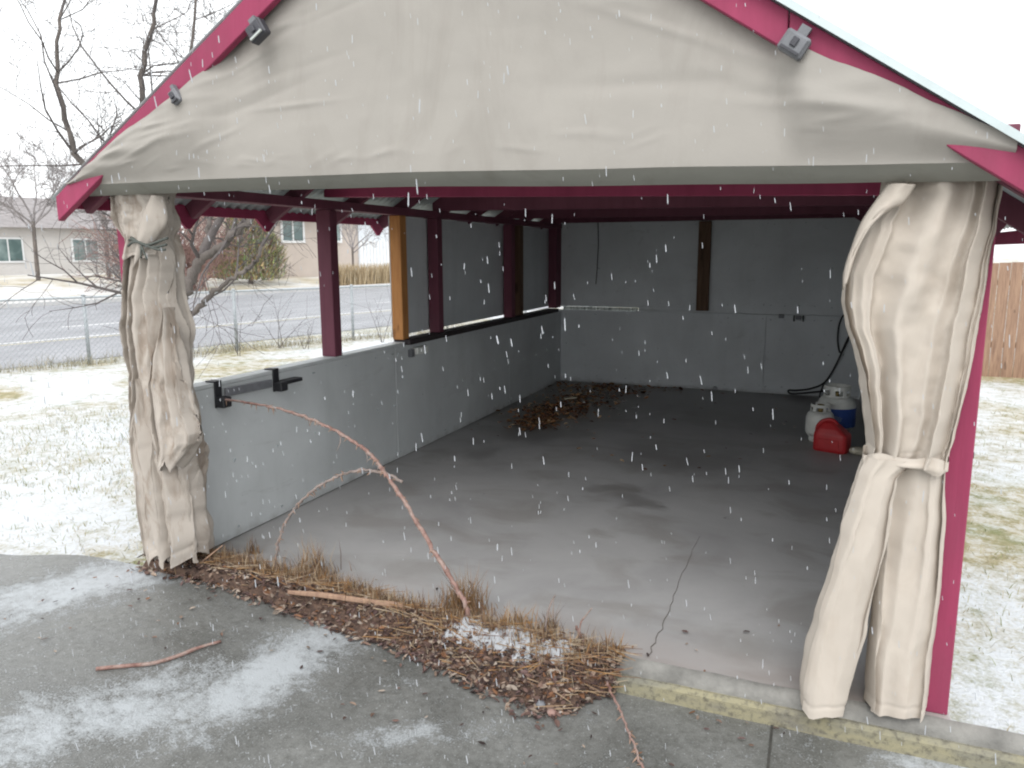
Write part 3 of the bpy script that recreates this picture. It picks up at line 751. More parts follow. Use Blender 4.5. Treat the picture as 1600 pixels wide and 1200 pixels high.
# ================================================================== ON THE WALLS
def bracket(px, py, label, cross):
    c = on(px, py, 0, 0); t = thing('wall_bracket', label, 'bracket', c, 'black brackets on the left half wall')
    m = MB(); m.box((.001, c.y - .028, c.z - .055), (.012, c.y + .028, HW + .02)); m.build('plate', M['iron'], t, bevel=.003)
    m = MB(); m.box((.013, c.y - .035, c.z - .05), (.075, c.y + .035, c.z + .01)); m.build('cup', M['iron'], t, bevel=.006)
    if cross:
        m = MB(); m.box((.004, c.y + .036, c.z - .012), (.07, c.y + .19, c.z + .012)); m.build('arm', M['iron'], t, bevel=.003)
    m = MB(); m.box((-.06, c.y - .028, HW + .014), (.012, c.y + .028, HW + .022)); m.build('hook', M['iron'], t, bevel=.002)
bracket(340, 622, 'black bracket without a side arm, nearest the rumpled curtain', False)
bracket(430, 598, 'black bracket with a side arm, further along the half wall', True)
a = on(352, 613, 0, .035); b = on(424, 599, 0, .035)
m = MB(); m.beam(a + Vector((0, .0, .0)), b, .02, .05); tag(m.build('rail', M['grey_plastic'], bevel=.004), 'dark grey rail between the two black brackets', 'rail')
c = on(656, 547, 0, .03); t = thing('switch_box', 'small pale grey switch box under the cedar post', 'switch box', c)
m = MB(); m.box((.001, c.y - .09, c.z - .03), (.06, c.y + .10, c.z + .03)); m.build('casing', M['white_enamel'], t, bevel=.006)
m = MB(); m.box((.001, c.y - .155, c.z - .045), (.035, c.y - .095, c.z + .02)); m.build('side_box', M['grey_plastic'], t, bevel=.004)
m = MB(); m.box((.002, c.y + .102, c.z - .02), (.03, c.y + .125, c.z + .01)); m.build('plug', M['dark_plastic'], t, bevel=.002)
def clip(px, py, label, dbl):
    c = on(px, py, 1, DEP); t = thing('cable_clip', label, 'clip', c, 'small clips on the back wall')
    m = MB(); m.box((c.x - .03, c.y - .03, c.z - .022), (c.x + .03, c.y - .001, c.z + .022)); m.build('base', M['grey_plastic'], t, bevel=.003)
    if dbl:
        for s in (-.05, .05):
            m = MB(); m.tube([(c.x + s, c.y - .015, c.z + .02), (c.x + s, c.y - .05, c.z + .01), (c.x + s, c.y - .05, c.z - .03), (c.x + s, c.y - .02, c.z - .04)], .010, 6); m.build('hook', M['iron'], t)
        m = MB(); m.box((c.x - .06, c.y - .018, c.z - .0), (c.x + .06, c.y - .002, c.z + .03)); m.build('bar', M['pale_grey'], t)
clip(1221, 494, 'plain dark cable clip on the back wall seam', False)
clip(1248, 496, 'double hooked clip on the back wall seam nearer the right', True)
m = MB(); m.tube([on(934, 338, 1, DEP - .01), on(935, 380, 1, DEP - .012), on(933, 420, 1, DEP - .012), on(931, 444, 1, DEP - .02)], .006, 5)
tag(m.build('cord', M['rubber']), 'thin black cord hanging on the left of the back wall', 'cord')
c = on(1117, 606, 1, DEP - .03); m = MB(smooth=True); m.lathe((c.x, c.y, 0), [(.0, .0), (.016, .003), (.026, .014), (.028, .028), (.025, .042), (.014, .052), (0, .056)], 14, False)  # white bead standing in for daylight seen through a hole
tag(m.build('daylight_dot', M['snow']), 'small white dot standing in for daylight through a hole in the back wall', 'daylight_dot')
# black cable dropping down the back wall and looping to the tank
cab = thing('cable', 'black cable looping down the back wall to the blue tank', 'cable', on(1310, 560, 1, DEP - .02))
def cabpath(pts, y): return spline([on(px, py, 1, y) for px, py in pts], 6)
m = MB(smooth=True); m.tube(cabpath([(1345, 492), (1322, 490), (1312, 505), (1309, 530), (1312, 550), (1318, 545), (1330, 520), (1345, 508)], DEP - .02), .010, 6); m.build('loop', M['rubber'], cab)
m = MB(smooth=True); m.tube(cabpath([(1340, 500), (1322, 535), (1308, 566), (1290, 596), (1268, 607), (1245, 610), (1232, 610), (1236, 615), (1258, 614), (1288, 611)], DEP - .04), .011, 6); m.build('lead', M['rubber'], cab)
m = MB(smooth=True); m.tube(cabpath([(1290, 596), (1285, 605), (1281, 617), (1280, 628)], DEP - .05), .009, 6); m.build('drop', M['rubber'], cab)

# ================================================================== TANKS AND CAN
def tank(cx, cy, r, h, label, body, sleeve, s=1.0, rot=0.0):
    t = thing('propane_tank', label, 'gas tank', (cx, cy, 0), 'propane tanks in the back corner')
    z0 = .045 * s
    m = MB(smooth=True); prof = [(r * .72, 0), (r * .74, .02 * s), (r * .74, z0 + .02)]
    m.lathe((cx, cy, 0), prof); m.build('foot_ring', M[body], t)
    zs = z0 + .05 * s; ze = h * .60; zt = h * .755
    prof = [(r * .5, z0), (r * .8, z0 + .012 * s), (r * .97, zs), (r, zs + .02), (r, ze), (r * .985, ze + .02 * s), (r * .90, ze + .055 * s), (r * .70, ze + .09 * s), (r * .42, zt), (r * .2, zt + .008), (.02, zt + .012)]
    m = MB(smooth=True); m.lathe((cx, cy, 0), prof, 36); m.build('shell', M['white_enamel'], t)
    if sleeve:
        m = MB(smooth=True); m.lathe((cx, cy, 0), [(r + .004, zs + .01), (r + .004, ze - .006)], 40, False); sl = m.build('sleeve', M['blue_sleeve'], t)
        m = MB()
        for k in range(5):
            a = rot + -.1 + .085 * k; hh = (.028, .036, .03, .036, .026)[k]
            p = Vector((cx + (r + .007) * math.cos(a), cy + (r + .007) * math.sin(a), ze - .085 - .004 * k)); tx = Vector((-math.sin(a), math.cos(a), 0)); nn = Vector((math.cos(a), math.sin(a), 0))
            m.obox(p, tx * .0045, nn * .001, Vector((0, 0, hh / 2))); m.obox(p + Vector((0, 0, hh / 2)) + tx * .006, tx * .008, nn * .001, Vector((0, 0, .003)))
            if k % 2: m.obox(p - Vector((0, 0, hh / 2)) + tx * .006, tx * .008, nn * .001, Vector((0, 0, .003)))
        m.build('print', M['pale_print'], sl)
    # collar with hand holes: a curved band with openings
    m = MB(smooth=False); zc0 = zt - .03 * s; zc1 = h; rc = r * .70; N = 44
    holes = [(rot + .15, .30), (rot + .95, .16), (rot - .9, .30), (rot + 2.4, .35), (rot + 3.6, .2)]
    def inh(a):
        return any(abs((a - c + math.pi) % (2 * math.pi) - math.pi) < w for c, w in holes)
    zz = [zc0 + .02 * s, lerp(zc0, zc1, .42), lerp(zc0, zc1, .74), zc1]
    for k in range(N):
        a0 = 2 * math.pi * k / N; a1 = 2 * math.pi * (k + 1) / N
        if abs((a0 - rot - math.pi * 1.35 + math.pi) % (2 * math.pi) - math.pi) < .35: continue
        for q in range(3):
            if q == 1 and inh((a0 + a1) / 2): continue
            vs = []
            for rr in (rc, rc - .005):
                for (a, z) in ((a0, zz[q]), (a1, zz[q]), (a1, zz[q + 1]), (a0, zz[q + 1])): vs.append((cx + rr * math.cos(a), cy + rr * math.sin(a), z))
            m.add(vs, [(0, 1, 2, 3), (7, 6, 5, 4), (0, 4, 5, 1), (3, 2, 6, 7), (1, 5, 6, 2), (0, 3, 7, 4)])
    for k in range(3):
        a = rot + k * 2.1; p = Vector((cx + rc * math.cos(a), cy + rc * math.sin(a), zc0)); m.obox(p, Vector((.02, 0, 0)), Vector((0, .004, 0)), Vector((0, 0, .03 * s)))
    m.build('collar', M['white_enamel'], t)
    m = MB(smooth=True); m.lathe((cx, cy, zt), [(.022, 0), (.022, .05 * s), (.014, .055 * s), (.014, .075 * s), (.03, .078 * s), (.03, .095 * s), (.01, .1 * s)], 14); m.build('valve', M['brass'], t)
    return t
p = on(1300, 678, 2, 0)
FACE = math.atan2(CAM.y - 5.0, CAM.x - 3.3)
bt = Vector((3.38, 4.66, 0))
tank(bt.x, bt.y, .168, .475, 'large white propane tank in a dark blue sleeve behind the red can', 'white_enamel', True, 1.0, FACE)
wt = on(1279, 690, 2, 0)
tank(wt.x, wt.y + .05, .122, .34, 'short white propane tank between the blue one and the red can', 'white_enamel', False, .8, FACE - .2)
# red fuel can: box body with sloped shoulders and a loop handle
c = on(1299, 704, 2, 0); ang = -.32
jc = thing('fuel_can', 'red plastic fuel can with moulded top handle on the slab', 'fuel can', (c.x, c.y, 0))
ca, sa = math.cos(ang), math.sin(ang)
def lc(x, y, z): return Vector((c.x + x * ca - y * sa, c.y + x * sa + y * ca, z))
bm = MB(smooth=True)
secs = [(0.0, .132, .082, 0), (.012, .142, .092, 0), (.13, .142, .092, 0), (.155, .138, .090, 0.0), (.20, .100, .074, -.012), (.245, .052, .046, -.022), (.258, .036, .032, -.024)]
def secf(u, v):
    i = v * (len(secs) - 1); k = min(int(i), len(secs) - 2); t = i - k
    z, hx, hy, ox = (lerp(a, b, t) for a, b in zip(secs[k], secs[k + 1]))
    a = 2 * math.pi * u; cx_, sx_ = math.cos(a), math.sin(a); e = .38
    return lc(ox + hx * math.copysign(abs(cx_) ** e, cx_), hy * math.copysign(abs(sx_) ** e, sx_), z)
bm.grid(44, 31, secf, closed=True); n0 = len(bm.v); bm.f.append(tuple(range(n0 - 44, n0))); bm.c.append(None)
bm.build('body', M['red_plastic'], jc)
hd = MB(smooth=True); hd.tube(spline([lc(-.128, -.02, .150), lc(-.118, -.03, .205), lc(-.085, -.03, .250), lc(-.04, -.02, .272), lc(.0, -.01, .268), lc(.035, 0, .235)], 6), [.016] * 31, 10); hd.build('handle', M['red_plastic'], jc)
sp = MB(smooth=True); s_ = lc(-.10, 0, .17); sp.lathe((s_.x, s_.y, .165), [(.024, 0), (.024, .035), (.028, .036), (.028, .062), (.012, .066)], 16); sp.build('cap', M['red_plastic'], jc)
m = MB(); m.obox(lc(0, -.0925, .075), Vector((ca, sa, 0)) * .085, Vector((-sa, ca, 0)) * .003, Vector((0, 0, .04))); m.build('side_panel', M['red_plastic'], jc, bevel=.002)
c = on(1342, 706, 2, 0.03); m = MB(smooth=True)
def stf(u, v):
    a = 2 * math.pi * u; b = math.pi * v; r = 1 + .18 * fbm(math.cos(a) * 1.2, math.sin(a) * 1.2, v * 2 + 4)
    return (c.x + .085 * r * math.sin(b) * math.cos(a), c.y + .06 * r * math.sin(b) * math.sin(a), .036 - .036 * math.cos(b) * min(r, 1))
m.grid(20, 12, stf, closed=True); tag(m.build('stone', M['stone']), 'pale flat stone on the slab beside the cream curtain', 'stone')

# ================================================================== LEAF PILE INSIDE
LC = [(.26, .12, .06), (.38, .19, .09), (.45, .27, .14), (.16, .075, .04), (.24, .12, .06), (.10, .05, .035), (.30, .19, .10), (.055, .03, .024), (.20, .085, .05), (.36, .26, .16)]
def leaf(mb, p, size, rg, tilt=.5, cols=LC):
    a = rg.random() * 6.28; ax = Vector((math.cos(a), math.sin(a), (rg.random() - .5) * tilt)).normalized()
    up = Vector(((rg.random() - .5) * tilt * 1.6, (rg.random() - .5) * tilt * 1.6, 1)).normalized(); b = up.cross(ax).normalized(); nrm = ax.cross(b)
    w = size * lerp(.3, .55, rg.random()); cu = size * lerp(-.1, .35, rg.random())
    P = [p - ax * size, p - ax * size * .3 + b * w + nrm * cu, p + ax * size * .5 + b * w * .8 + nrm * cu, p + ax * size * 1.05 + nrm * cu * .3, p + ax * size * .5 - b * w * .8 + nrm * cu, p - ax * size * .3 - b * w + nrm * cu, p - ax * size * .2, p + ax * size * .5]
    c = cols[rg.randrange(len(cols))]; k = lerp(.7, 1.2, rg.random()); c = tuple(x * k for x in c)
    mb.add(P, [(0, 6, 1), (6, 7, 2, 1), (7, 3, 2), (0, 5, 6), (6, 5, 4, 7), (7, 4, 3)], c)
lf = MB(); rg = random.Random(4)
def pile(px, py, n, sx, sy, hgt):
    c = on(px, py, 2, 0)
    for k in range(n):
        dx, dy = rg.gauss(0, sx), rg.gauss(0, sy); z = .012 + hgt * math.exp(-(dx * dx / sx / sx + dy * dy / sy / sy) * .8) * rg.random()
        leaf(lf, Vector((c.x + dx, min(c.y + dy, DEP - .05), z)), lerp(.020, .040, rg.random()), rg, .9)
pile(838, 662, 260, .12, .16, .05); pile(862, 645, 330, .20, .22, .07); pile(905, 628, 260, .26, .26, .05); pile(945, 612, 160, .28, .2, .04); pile(985, 606, 60, .3, .12, .03); pile(895, 604, 70, .2, .2, .03)
for k in range(60):
    q = on(lerp(700, 1250, rg.random()), lerp(607, 735, rg.random() ** 1.5), 2, 0)
    if q.y < DEP - .05 and 0.05 < q.x: leaf(lf, Vector((q.x, q.y, .012)), lerp(.014, .032, rg.random()), rg, .2)
stuff(lf.build('leaf_pile', M['leaf']), 'drift of brown dead leaves swept into the back left corner', 'leaves')
a = on(882, 623, 2, .05); b = on(901, 621, 2, .05)
m = MB(); m.beam(a, b, .03, .02); tag(m.build('wood_offcut', M['stone'], bevel=.003), 'small pale wood offcut lying on the dead leaves', 'wood scrap')

# ================================================================== LITTER BED ALONG THE FRONT EDGE
edge_lo = [(235, 886), (300, 897), (380, 918), (455, 952), (540, 992), (620, 1016), (700, 1052), (770, 1087), (850, 1117), (900, 1112), (945, 1086), (968, 1058)]
lo_xy = []
for px, py in edge_lo:
    q = ong(px, py); lo_xy.append((q.x, q.y))
def hiy(x): return .03 + .11 * smooth(1.9, .6, x) + .02 * math.sin(x * 7) + .05 * smooth(.9, .2, x)
def lowy(x): return min(interp(lo_xy, x)[0], lerp(-.03, -.10, smooth(.2, 1.4, x)))
bed = MB(smooth=True); X0, X1 = min(-.20, lo_xy[0][0]), lo_xy[-1][0] + .03
def bedz(x, y):
    a, b = lowy(x), hiy(x); t = (y - a) / (b - a); g0 = gz(x)
    if t < 0: return g0 - .015
    k = smooth(0, 1, (y - a) / (-.014 - a)) if t < 1 else 1
    top = .030 if t < .8 else lerp(.030, -.004, smooth(.8, 1, t))
    return g0 - .015 + (top - g0 + .015) * k + .026 * fbm(x * 9, y * 9, 2) * smooth(0, .2, t) * smooth(1, .75, t) * (1 if y < -.02 else .45) + .012 * (1 - smooth(1, 1.2, t))
def bedf(u, v):
    x = lerp(X0, X1, u); a, b = lowy(x), hiy(x); y = lerp(a - .02, b + .02, v)
    ends = smooth(0, .02, u) * smooth(1, .97, u); z = bedz(x, y); g0 = gz(x) - .02
    return (x, y, g0 + (z - g0) * ends + .010 * fbm(x * 25, y * 25, 6) * (1 if v < .8 else .2))
bed.grid(200, 34, bedf)
def soil_mat():
    m = MT('litter soil', .95); n = m.noise(26, 7, .75); m.base(m.ramp(n, [(.3, (.035, .024, .02)), (.5, (.10, .062, .046)), (.72, (.21, .13, .09))])); m.bump(n, .9, .02); return m.m
M['soil'] = soil_mat()
struct(bed.build('soil_bed', M['soil']))
LC2 = [(.13, .082, .068), (.20, .13, .10), (.09, .06, .054), (.27, .195, .15), (.05, .036, .034), (.16, .10, .085), (.32, .25, .20), (.22, .11, .06), (.14, .09, .085), (.36, .30, .25)]
ll = MB(); rg = random.Random(9)
for k in range(6200):
    x = lerp(X0, X1, rg.random()); a, b = lowy(x), hiy(x)
    t = rg.gauss(.45, .30); y = lerp(a, b, t)
    if t < -.35: continue
    z = max(bedz(x, y), gz(x) if y < 0 else 0) + .010
    leaf(ll, Vector((x, y, z)), lerp(.009, .023, rg.random()), rg, 1.0, LC2)
for k in range(140):       # strays on the drive and slab
    x = lerp(-.3, 3.2, rg.random()); y = rg.gauss(-.2, .3)
    z = (gz(x) + .012) if y < -.06 else .012
    leaf(ll, Vector((x, y, z)), lerp(.008, .018, rg.random()), rg, .3, LC2)
stuff(ll.build('leaf_litter', M['leaf']), 'wet brown leaf litter heaped along the slab edge', 'leaf litter')
# dry stalks and grass
SCOL = [(.29, .20, .12), (.34, .25, .16), (.21, .125, .075), (.14, .08, .055), (.40, .32, .23), (.31, .17, .07), (.10, .06, .045)]
st = MB(); rg = random.Random(14)
def blade(p, h, w, lean, c, bend=.3):
    a = rg.random() * 6.28; d = Vector((math.cos(a), math.sin(a), 0)); s = Vector((-d.y, d.x, 0)) * w
    P0 = p; P1 = p + Vector((0, 0, h * .55)) + lean * h * .4 + d * h * bend * .25; P2 = p + Vector((0, 0, h)) + lean * h + d * h * bend
    st.add([P0 - s, P0 + s, P1 + s * .8, P1 - s * .8, P2], [(0, 1, 2, 3), (3, 2, 4)], c)
for k in range(4200):
    x = lerp(X0, X1, rg.random()); a, b = lowy(x), hiy(x)
    t = min(1.0, max(.1, rg.gauss(.75, .2))); y = lerp(a, b, t); z = bedz(x, y) - .01
    blade(Vector((x, y, z)), lerp(.03, .115, rg.random() ** 1.6), lerp(.0012, .0028, rg.random()), Vector((rg.gauss(0, .15), rg.gauss(0, .15), 0)), SCOL[rg.randrange(7)])
def tuft(px, py, n, sp, h, cols=SCOL):
    c = on(px, py, 2, 0)
    for k in range(n):
        dx = rg.gauss(0, sp); dy = rg.gauss(0, sp * .6); z = max(bedz(c.x + dx, c.y + dy) - .01, gz(c.x + dx))
        hh = h * lerp(.35, 1.15, rg.random() ** 1.5) * math.exp(-(dx / sp) ** 2 * .35)
        blade(Vector((c.x + dx, c.y + dy, z)), hh, lerp(.0012, .0026, rg.random()), Vector((rg.gauss(-dx * 1.5, .22), rg.gauss(-dy, .18), 0)), cols[rg.randrange(len(cols))], .28)
for k in range(900):      # stalks fallen flat across the litter
    x = lerp(X0, X1, rg.random()); a, b = lowy(x), hiy(x); y = lerp(a, b, min(1, max(0, rg.gauss(.62, .25)))); an = rg.gauss(.15, .6); ln = lerp(.05, .20, rg.random() ** 2)
    d = Vector((math.cos(an), math.sin(an) * .6, rg.gauss(.06, .09))) * ln; p = Vector((x, y, bedz(x, y) + .022)); q = p + d; q.z = max(q.z, bedz(q.x, q.y) + .012); w = Vector((0, .0016, .0012))
    st.add([p - w, p + w, q + w * .5, q - w * .5], [(0, 1, 2, 3)], SCOL[rg.randrange(6)])
tuft(490, 905, 330, .085, .24); tuft(440, 905, 110, .08, .14); tuft(725, 955, 420, .085, .24, SCOL[:4] + [SCOL[5]] * 2); tuft(812, 985, 200, .09, .13, [SCOL[5], SCOL[0], (.38, .21, .06)]); tuft(860, 985, 90, .03, .16); tuft(560, 935, 160, .10, .10); tuft(395, 865, 60, .03, .13); tuft(640, 950, 160, .12, .10); tuft(920, 1010, 60, .04, .10); tuft(300, 885, 140, .12, .08); tuft(370, 895, 120, .10, .08)
stuff(st.build('dry_grass', M['stalk']), 'dry straw and russet grass stalks along the slab edge', 'grass')
# snow caught on the litter
sn = MB(smooth=True)
cS = on(790, 1022, 2, -.05); NX, NY = 170, 80
def snh(x, y):
    u = (x - cS.x) * .95 + (y - cS.y) * .35; v = (y - cS.y) + .06 * (x - cS.x)
    return .62 - (u / .33) ** 2 - (v / .085) ** 2 + .8 * fbm(x * 9, y * 9, 3) + .5 * fbm(x * 28, y * 28, 8)
P_ = {}
def sv(i, j):
    if (i, j) not in P_:
        x = cS.x + lerp(-.48, .46, i / NX); y = cS.y + lerp(-.2, .2, j / NY); h = snh(x, y)
        P_[i, j] = (len(sn.v), h); sn.v.append((x, y, bedz(x, y) + .006 + .024 * min(1, max(-.5, h)) ))
    return P_[i, j]
for i in range(NX):
    for j in range(NY):
        q4 = [sv(i, j), sv(i + 1, j), sv(i + 1, j + 1), sv(i, j + 1)]
        if max(h for _, h in q4) < .02: continue
        sn.f.append(tuple(k for k, _ in q4)); sn.c.append(None)
stuff(sn.build('snow_patch', M['snow']), 'broken patch of wet snow on the leaf litter', 'snow')

# ================================================================== CANES AND STICKS
def cane(name, label, cat, path, r0, r1, mat, thorns, seed, group=None, side=None):
    pts = spline(path, 8); rg = random.Random(seed); n = len(pts)
    pts = [p + Vector((rg.gauss(0, .0025), rg.gauss(0, .0025), rg.gauss(0, .0025))) for p in pts]
    rad = [lerp(r0, r1, i / (n - 1)) * lerp(.88, 1.15, rg.random()) * (1.25 if i % 9 == 4 else 1) for i in range(n)]
    base = min((pts[0], pts[-1]), key=lambda q: q.z)
    t = thing(name, label, cat, base, group)
    m = MB(smooth=True); m.tube(pts, rad, 8); m.build('stem', M[mat], t)
    th = MB()
    for k in range(thorns):
        i = rg.randrange(2, n - 2); d = Vector((rg.gauss(0, 1), rg.gauss(0, 1), rg.gauss(-.6, .8))).normalized(); q = pts[i] + d * rad[i] * .7
        ln = lerp(.010, .028, rg.random())
        th.tube([q, q + d * ln * .5 + Vector((0, 0, -.003)), q + d * ln + Vector((0, 0, -.008))], [.004, .0025, .0006], 4)
    o = th.build('thorns', M['thorn'], t); o['kind'] = 'stuff'
    for k, (i, ln) in enumerate(side or []):
        q = pts[int(i * (n - 1))]; d = Vector((rg.gauss(0, .4), rg.gauss(0, .3), -1)).normalized()
        m = MB(smooth=True); m.tube([q, q + d * ln * .5 + Vector((.01, 0, 0)), q + d * ln], [.0035, .0028, .0012], 5); m.build('side_shoot', M['cane_grey'], t)
    return t
GC = 'bare canes growing from the litter bed'
p1 = [(342, 622), (400, 631), (450, 643), (500, 661), (550, 688), (580, 711), (600, 737), (625, 772), (655, 822), (690, 880), (718, 925), (730, 952)]
path = []
for i, (px, py) in enumerate(p1):
    t = i / (len(p1) - 1); path.append(on(px, py, 1, lerp(.44, .02, t ** .8)))
path.append(path[-1] + Vector((.03, -.02, -.10)))
cane('cane', 'long thick thorny cane arching from the litter up to the half wall', 'cane', path[::-1], .0125, .0065, 'cane', 90, 3, GC, [(.55, .05), (.62, .07), (.7, .09), (.8, .06), (.42, .04)])
p2 = [(432, 900), (431, 872), (437, 838), (452, 806), (474, 780), (500, 758), (530, 743), (560, 735), (592, 737), (612, 744), (628, 752)]
cane('cane', 'slender pink cane bent over in an arch left of the thick cane', 'cane', [on(px, py, 1, lerp(.20, .34, i / 10)) for i, (px, py) in enumerate(p2)], .0055, .0085, 'cane_grey', 60, 5, GC, [(.25, .10), (.85, .05)])
p3 = [(900, 978), (912, 1003), (930, 1032), (948, 1066), (966, 1104), (985, 1148), (1002, 1195), (1020, 1245)]
zz3 = [.03, .02, -.03, -.07, -.09, -.10, -.107, -.109]
cane('cane', 'red cane trailing out across the concrete drive', 'cane', [on(px, py, 2, z) for (px, py), z in zip(p3, zz3)], .0062, .0042, 'cane', 40, 6, GC)
m = MB(smooth=True); m.tube(spline([on(905, 990, 1, -.02), on(908, 972, 1, -.02), on(917, 960, 1, -.02), on(925, 950, 1, -.02)], 4), [.004] * 9 + [.003] * 3 + [.002], 5) 
tag(m.build('twig', M['cane']), 'short dark twig standing up beside the red trailing cane', 'twig')
m = MB(smooth=True); m.tube(spline([on(852, 985, 1, .0), on(855, 962, 1, .0), on(862, 940, 1, .0), on(868, 930, 1, .0)], 4), [.005] * 9 + [.004] * 3 + [.003], 5)
tag(m.build('twig', M['cane_grey']), 'short stub of broken twig by the orange grass', 'twig')
def onbed(px, py, up):
    q = ong(px, py)
    for _ in range(30):
        z = max(bedz(q.x, q.y), gz(q.x)) + up; p = on(px, py, 2, z); q = q.lerp(p, .5)
    return q
a = onbed(452, 948, .022); b = onbed(632, 970, .022)
for k in range(1, 10):
    q = a.lerp(b, k / 10); d = bedz(q.x, q.y) + .016 - q.z
    if d > 0: a.z += d * .6; b.z += d * .6
m = MB(smooth=False); m.tube([a, a.lerp(b, .3) + Vector((0, 0, .006)), a.lerp(b, .7), b], [.011, .015, .014, .015], 7); tag(m.build('stake', M['stake']), 'reddish wooden stake lying across the leaf litter', 'stake')
a = on(262, 915, 1, .02); b = on(348, 852, 1, .02)
m = MB(smooth=True); m.tube([a, a.lerp(b, .5) + Vector((0, 0, -.01)), b], [.006, .005, .003], 6); tag(m.build('straw_stalk', M['stalk'] if 0 else M['stake']), 'thin straw stalk leaning by the foot of the rumpled curtain', 'stalk')
pp = [ong(px, py, .010) for px, py in ((150, 1045), (200, 1040), (240, 1036), (280, 1024), (310, 1012), (345, 1002))]
m = MB(smooth=True); m.tube(spline(pp, 5), [.009] * 20 + [.007] * 6, 6); tag(m.build('fallen_stem', M['cane']), 'pale pink stem lying in the slush at the left', 'stem')
for px, py, lab in ((862, 1118, 'small russet stone at the tip of the litter bed'), (845, 1105, 'dark grey stone at the tip of the litter bed')):
    c = on(px, py, 2, G); m = MB(smooth=True)
    def pf(u, v, c=c):
        a = 2 * math.pi * u; b = math.pi * v; r = .02 * (1 + .3 * fbm(math.cos(a) + px, math.sin(a), v * 2))
        return (c.x + r * math.sin(b) * math.cos(a), c.y + r * math.sin(b) * math.sin(a), G + .013 - .014 * math.cos(b))
    m.grid(12, 8, pf, closed=True); tag(m.build('stone', M['cane'] if px > 850 else M['grey_plastic']), lab, 'stone')

# ================================================================== TREES
def branch(mb, p, d, ln, r, lev, rg, stats, wig=.18, grav=.02, minr=.0022):
    n = max(3, int(ln / .22)); pts = [p]; rad = [r]; d = d.normalized(); q = p
    for i in range(n):
        d = (d + Vector((rg.gauss(0, wig), rg.gauss(0, wig), rg.gauss(0, wig) + grav))).normalized()
        q = q + d * ln / n; pts.append(q); rad.append(max(minr, r * (1 - .75 * (i + 1) / n)))
    mb.tube(pts, rad, 7 if r > .03 else 4 if r > .008 else 3, False)
    if lev <= 0: return
    k = {4: 6, 3: 7, 2: 6, 1: 5}.get(lev, 5)
    for i in range(k):
        t = lerp(.22, 1, (i + rg.random()) / k); j = min(n - 1, int(t * n)); base = pts[j].lerp(pts[j + 1], t * n - j if t * n - j < 1 else 1)
        dd = (pts[j + 1] - pts[j]).normalized(); o = dd.orthogonal().normalized(); o.rotate(Matrix.Rotation(rg.random() * 6.28, 3, dd))
        nd = (dd * lerp(.5, 1.0, rg.random()) + o * lerp(.5, 1.0, rg.random())).normalized()
        branch(mb, base, nd, ln * lerp(.34, .6, rg.random()), max(minr, rad[j] * lerp(.4, .62, rg.random())), lev - 1, rg, stats, wig, grav, minr)
def limb_tree(label, base, limbs, seed, lev=3, group=None, barkm='bark'):
    rg = random.Random(seed); t = thing('bare_tree', label, 'tree', base, group)
    tr = MB(smooth=True); cr = MB(smooth=True)
    for path, r0, r1, side in limbs:
        pts = spline(path, 6); n = len(pts); rad = [lerp(r0, r1, i / (n - 1)) * lerp(.9, 1.12, rg.random()) for i in range(n)]
        pts = [p + Vector((rg.gauss(0, .012), rg.gauss(0, .012), rg.gauss(0, .012))) if 0 < i < n - 1 else p for i, p in enumerate(pts)]
        tr.tube(pts, rad, 10)
        for k in range(side):
            j = rg.randrange(n // 3, n - 1); dd = (pts[j + 1] - pts[j]).normalized(); o = dd.orthogonal().normalized(); o.rotate(Matrix.Rotation(rg.random() * 6.28, 3, dd))
            branch(cr, pts[j], dd * .6 + o, lerp(.7, 1.7, rg.random()), rad[j] * .42, lev, rg, 0)
        d = (pts[-1] - pts[-2]).normalized(); branch(cr, pts[-1], d, 1.6, r1 * .9, lev + 1 if r1 > .02 else lev, rg, 0)
    tr.build('trunk', M[barkm], t); o = cr.build('crown', M['twig'], t)
    return t
D0 = 8.1
def tp(px, py, d=D0): return atdepth(px, py, d)
bs = on(258, 668, 2, G); dB = (bs - CAM).dot(FW)
fork = tp(266, 555, dB)
limbs = [
    ([bs, tp(262, 620, dB), fork], .085, .07, 0),
    ([fork, tp(270, 505, dB), tp(278, 476, dB), tp(297, 440, dB), tp(314, 404, dB)], .068, .055, 2),
    ([tp(314, 404, dB), tp(320, 380, dB + .1), tp(326, 352, dB + .2), tp(333, 300, dB + .4), tp(330, 240, dB + .6)], .030, .020, 9),
    ([tp(314, 404, dB), tp(340, 391, dB - .1), tp(364, 368, dB - .2), tp(386, 347, dB - .2), tp(402, 318, dB - .1), tp(420, 250, dB)], .045, .022, 8),
    ([fork, tp(280, 521, dB - .2), tp(293, 494, dB - .3), tp(312, 481, dB - .35), tp(340, 450, dB - .4), tp(380, 427, dB - .4), tp(400, 411, dB - .4), tp(408, 385, dB - .4)], .036, .016, 2),
    ([fork, tp(250, 480, dB + .2), tp(236, 380, dB + .3), tp(226, 250, dB + .3), tp(222, 120, dB + .2), tp(240, 20, dB)], .050, .02, 16),
    ([tp(240, 420, dB + .3), tp(180, 330, dB), tp(120, 240, dB - .2), tp(90, 130, dB - .3), tp(95, 20, dB - .3)], .042, .016, 12),
    ([tp(226, 300, dB + .3), tp(262, 200, dB + .8), tp(300, 80, dB + 1.0), tp(312, -60, dB + 1.0)], .030, .012, 14),
]
limb_tree('leaning bare tree with forked limbs behind the left half wall', bs, limbs, 17, 2)
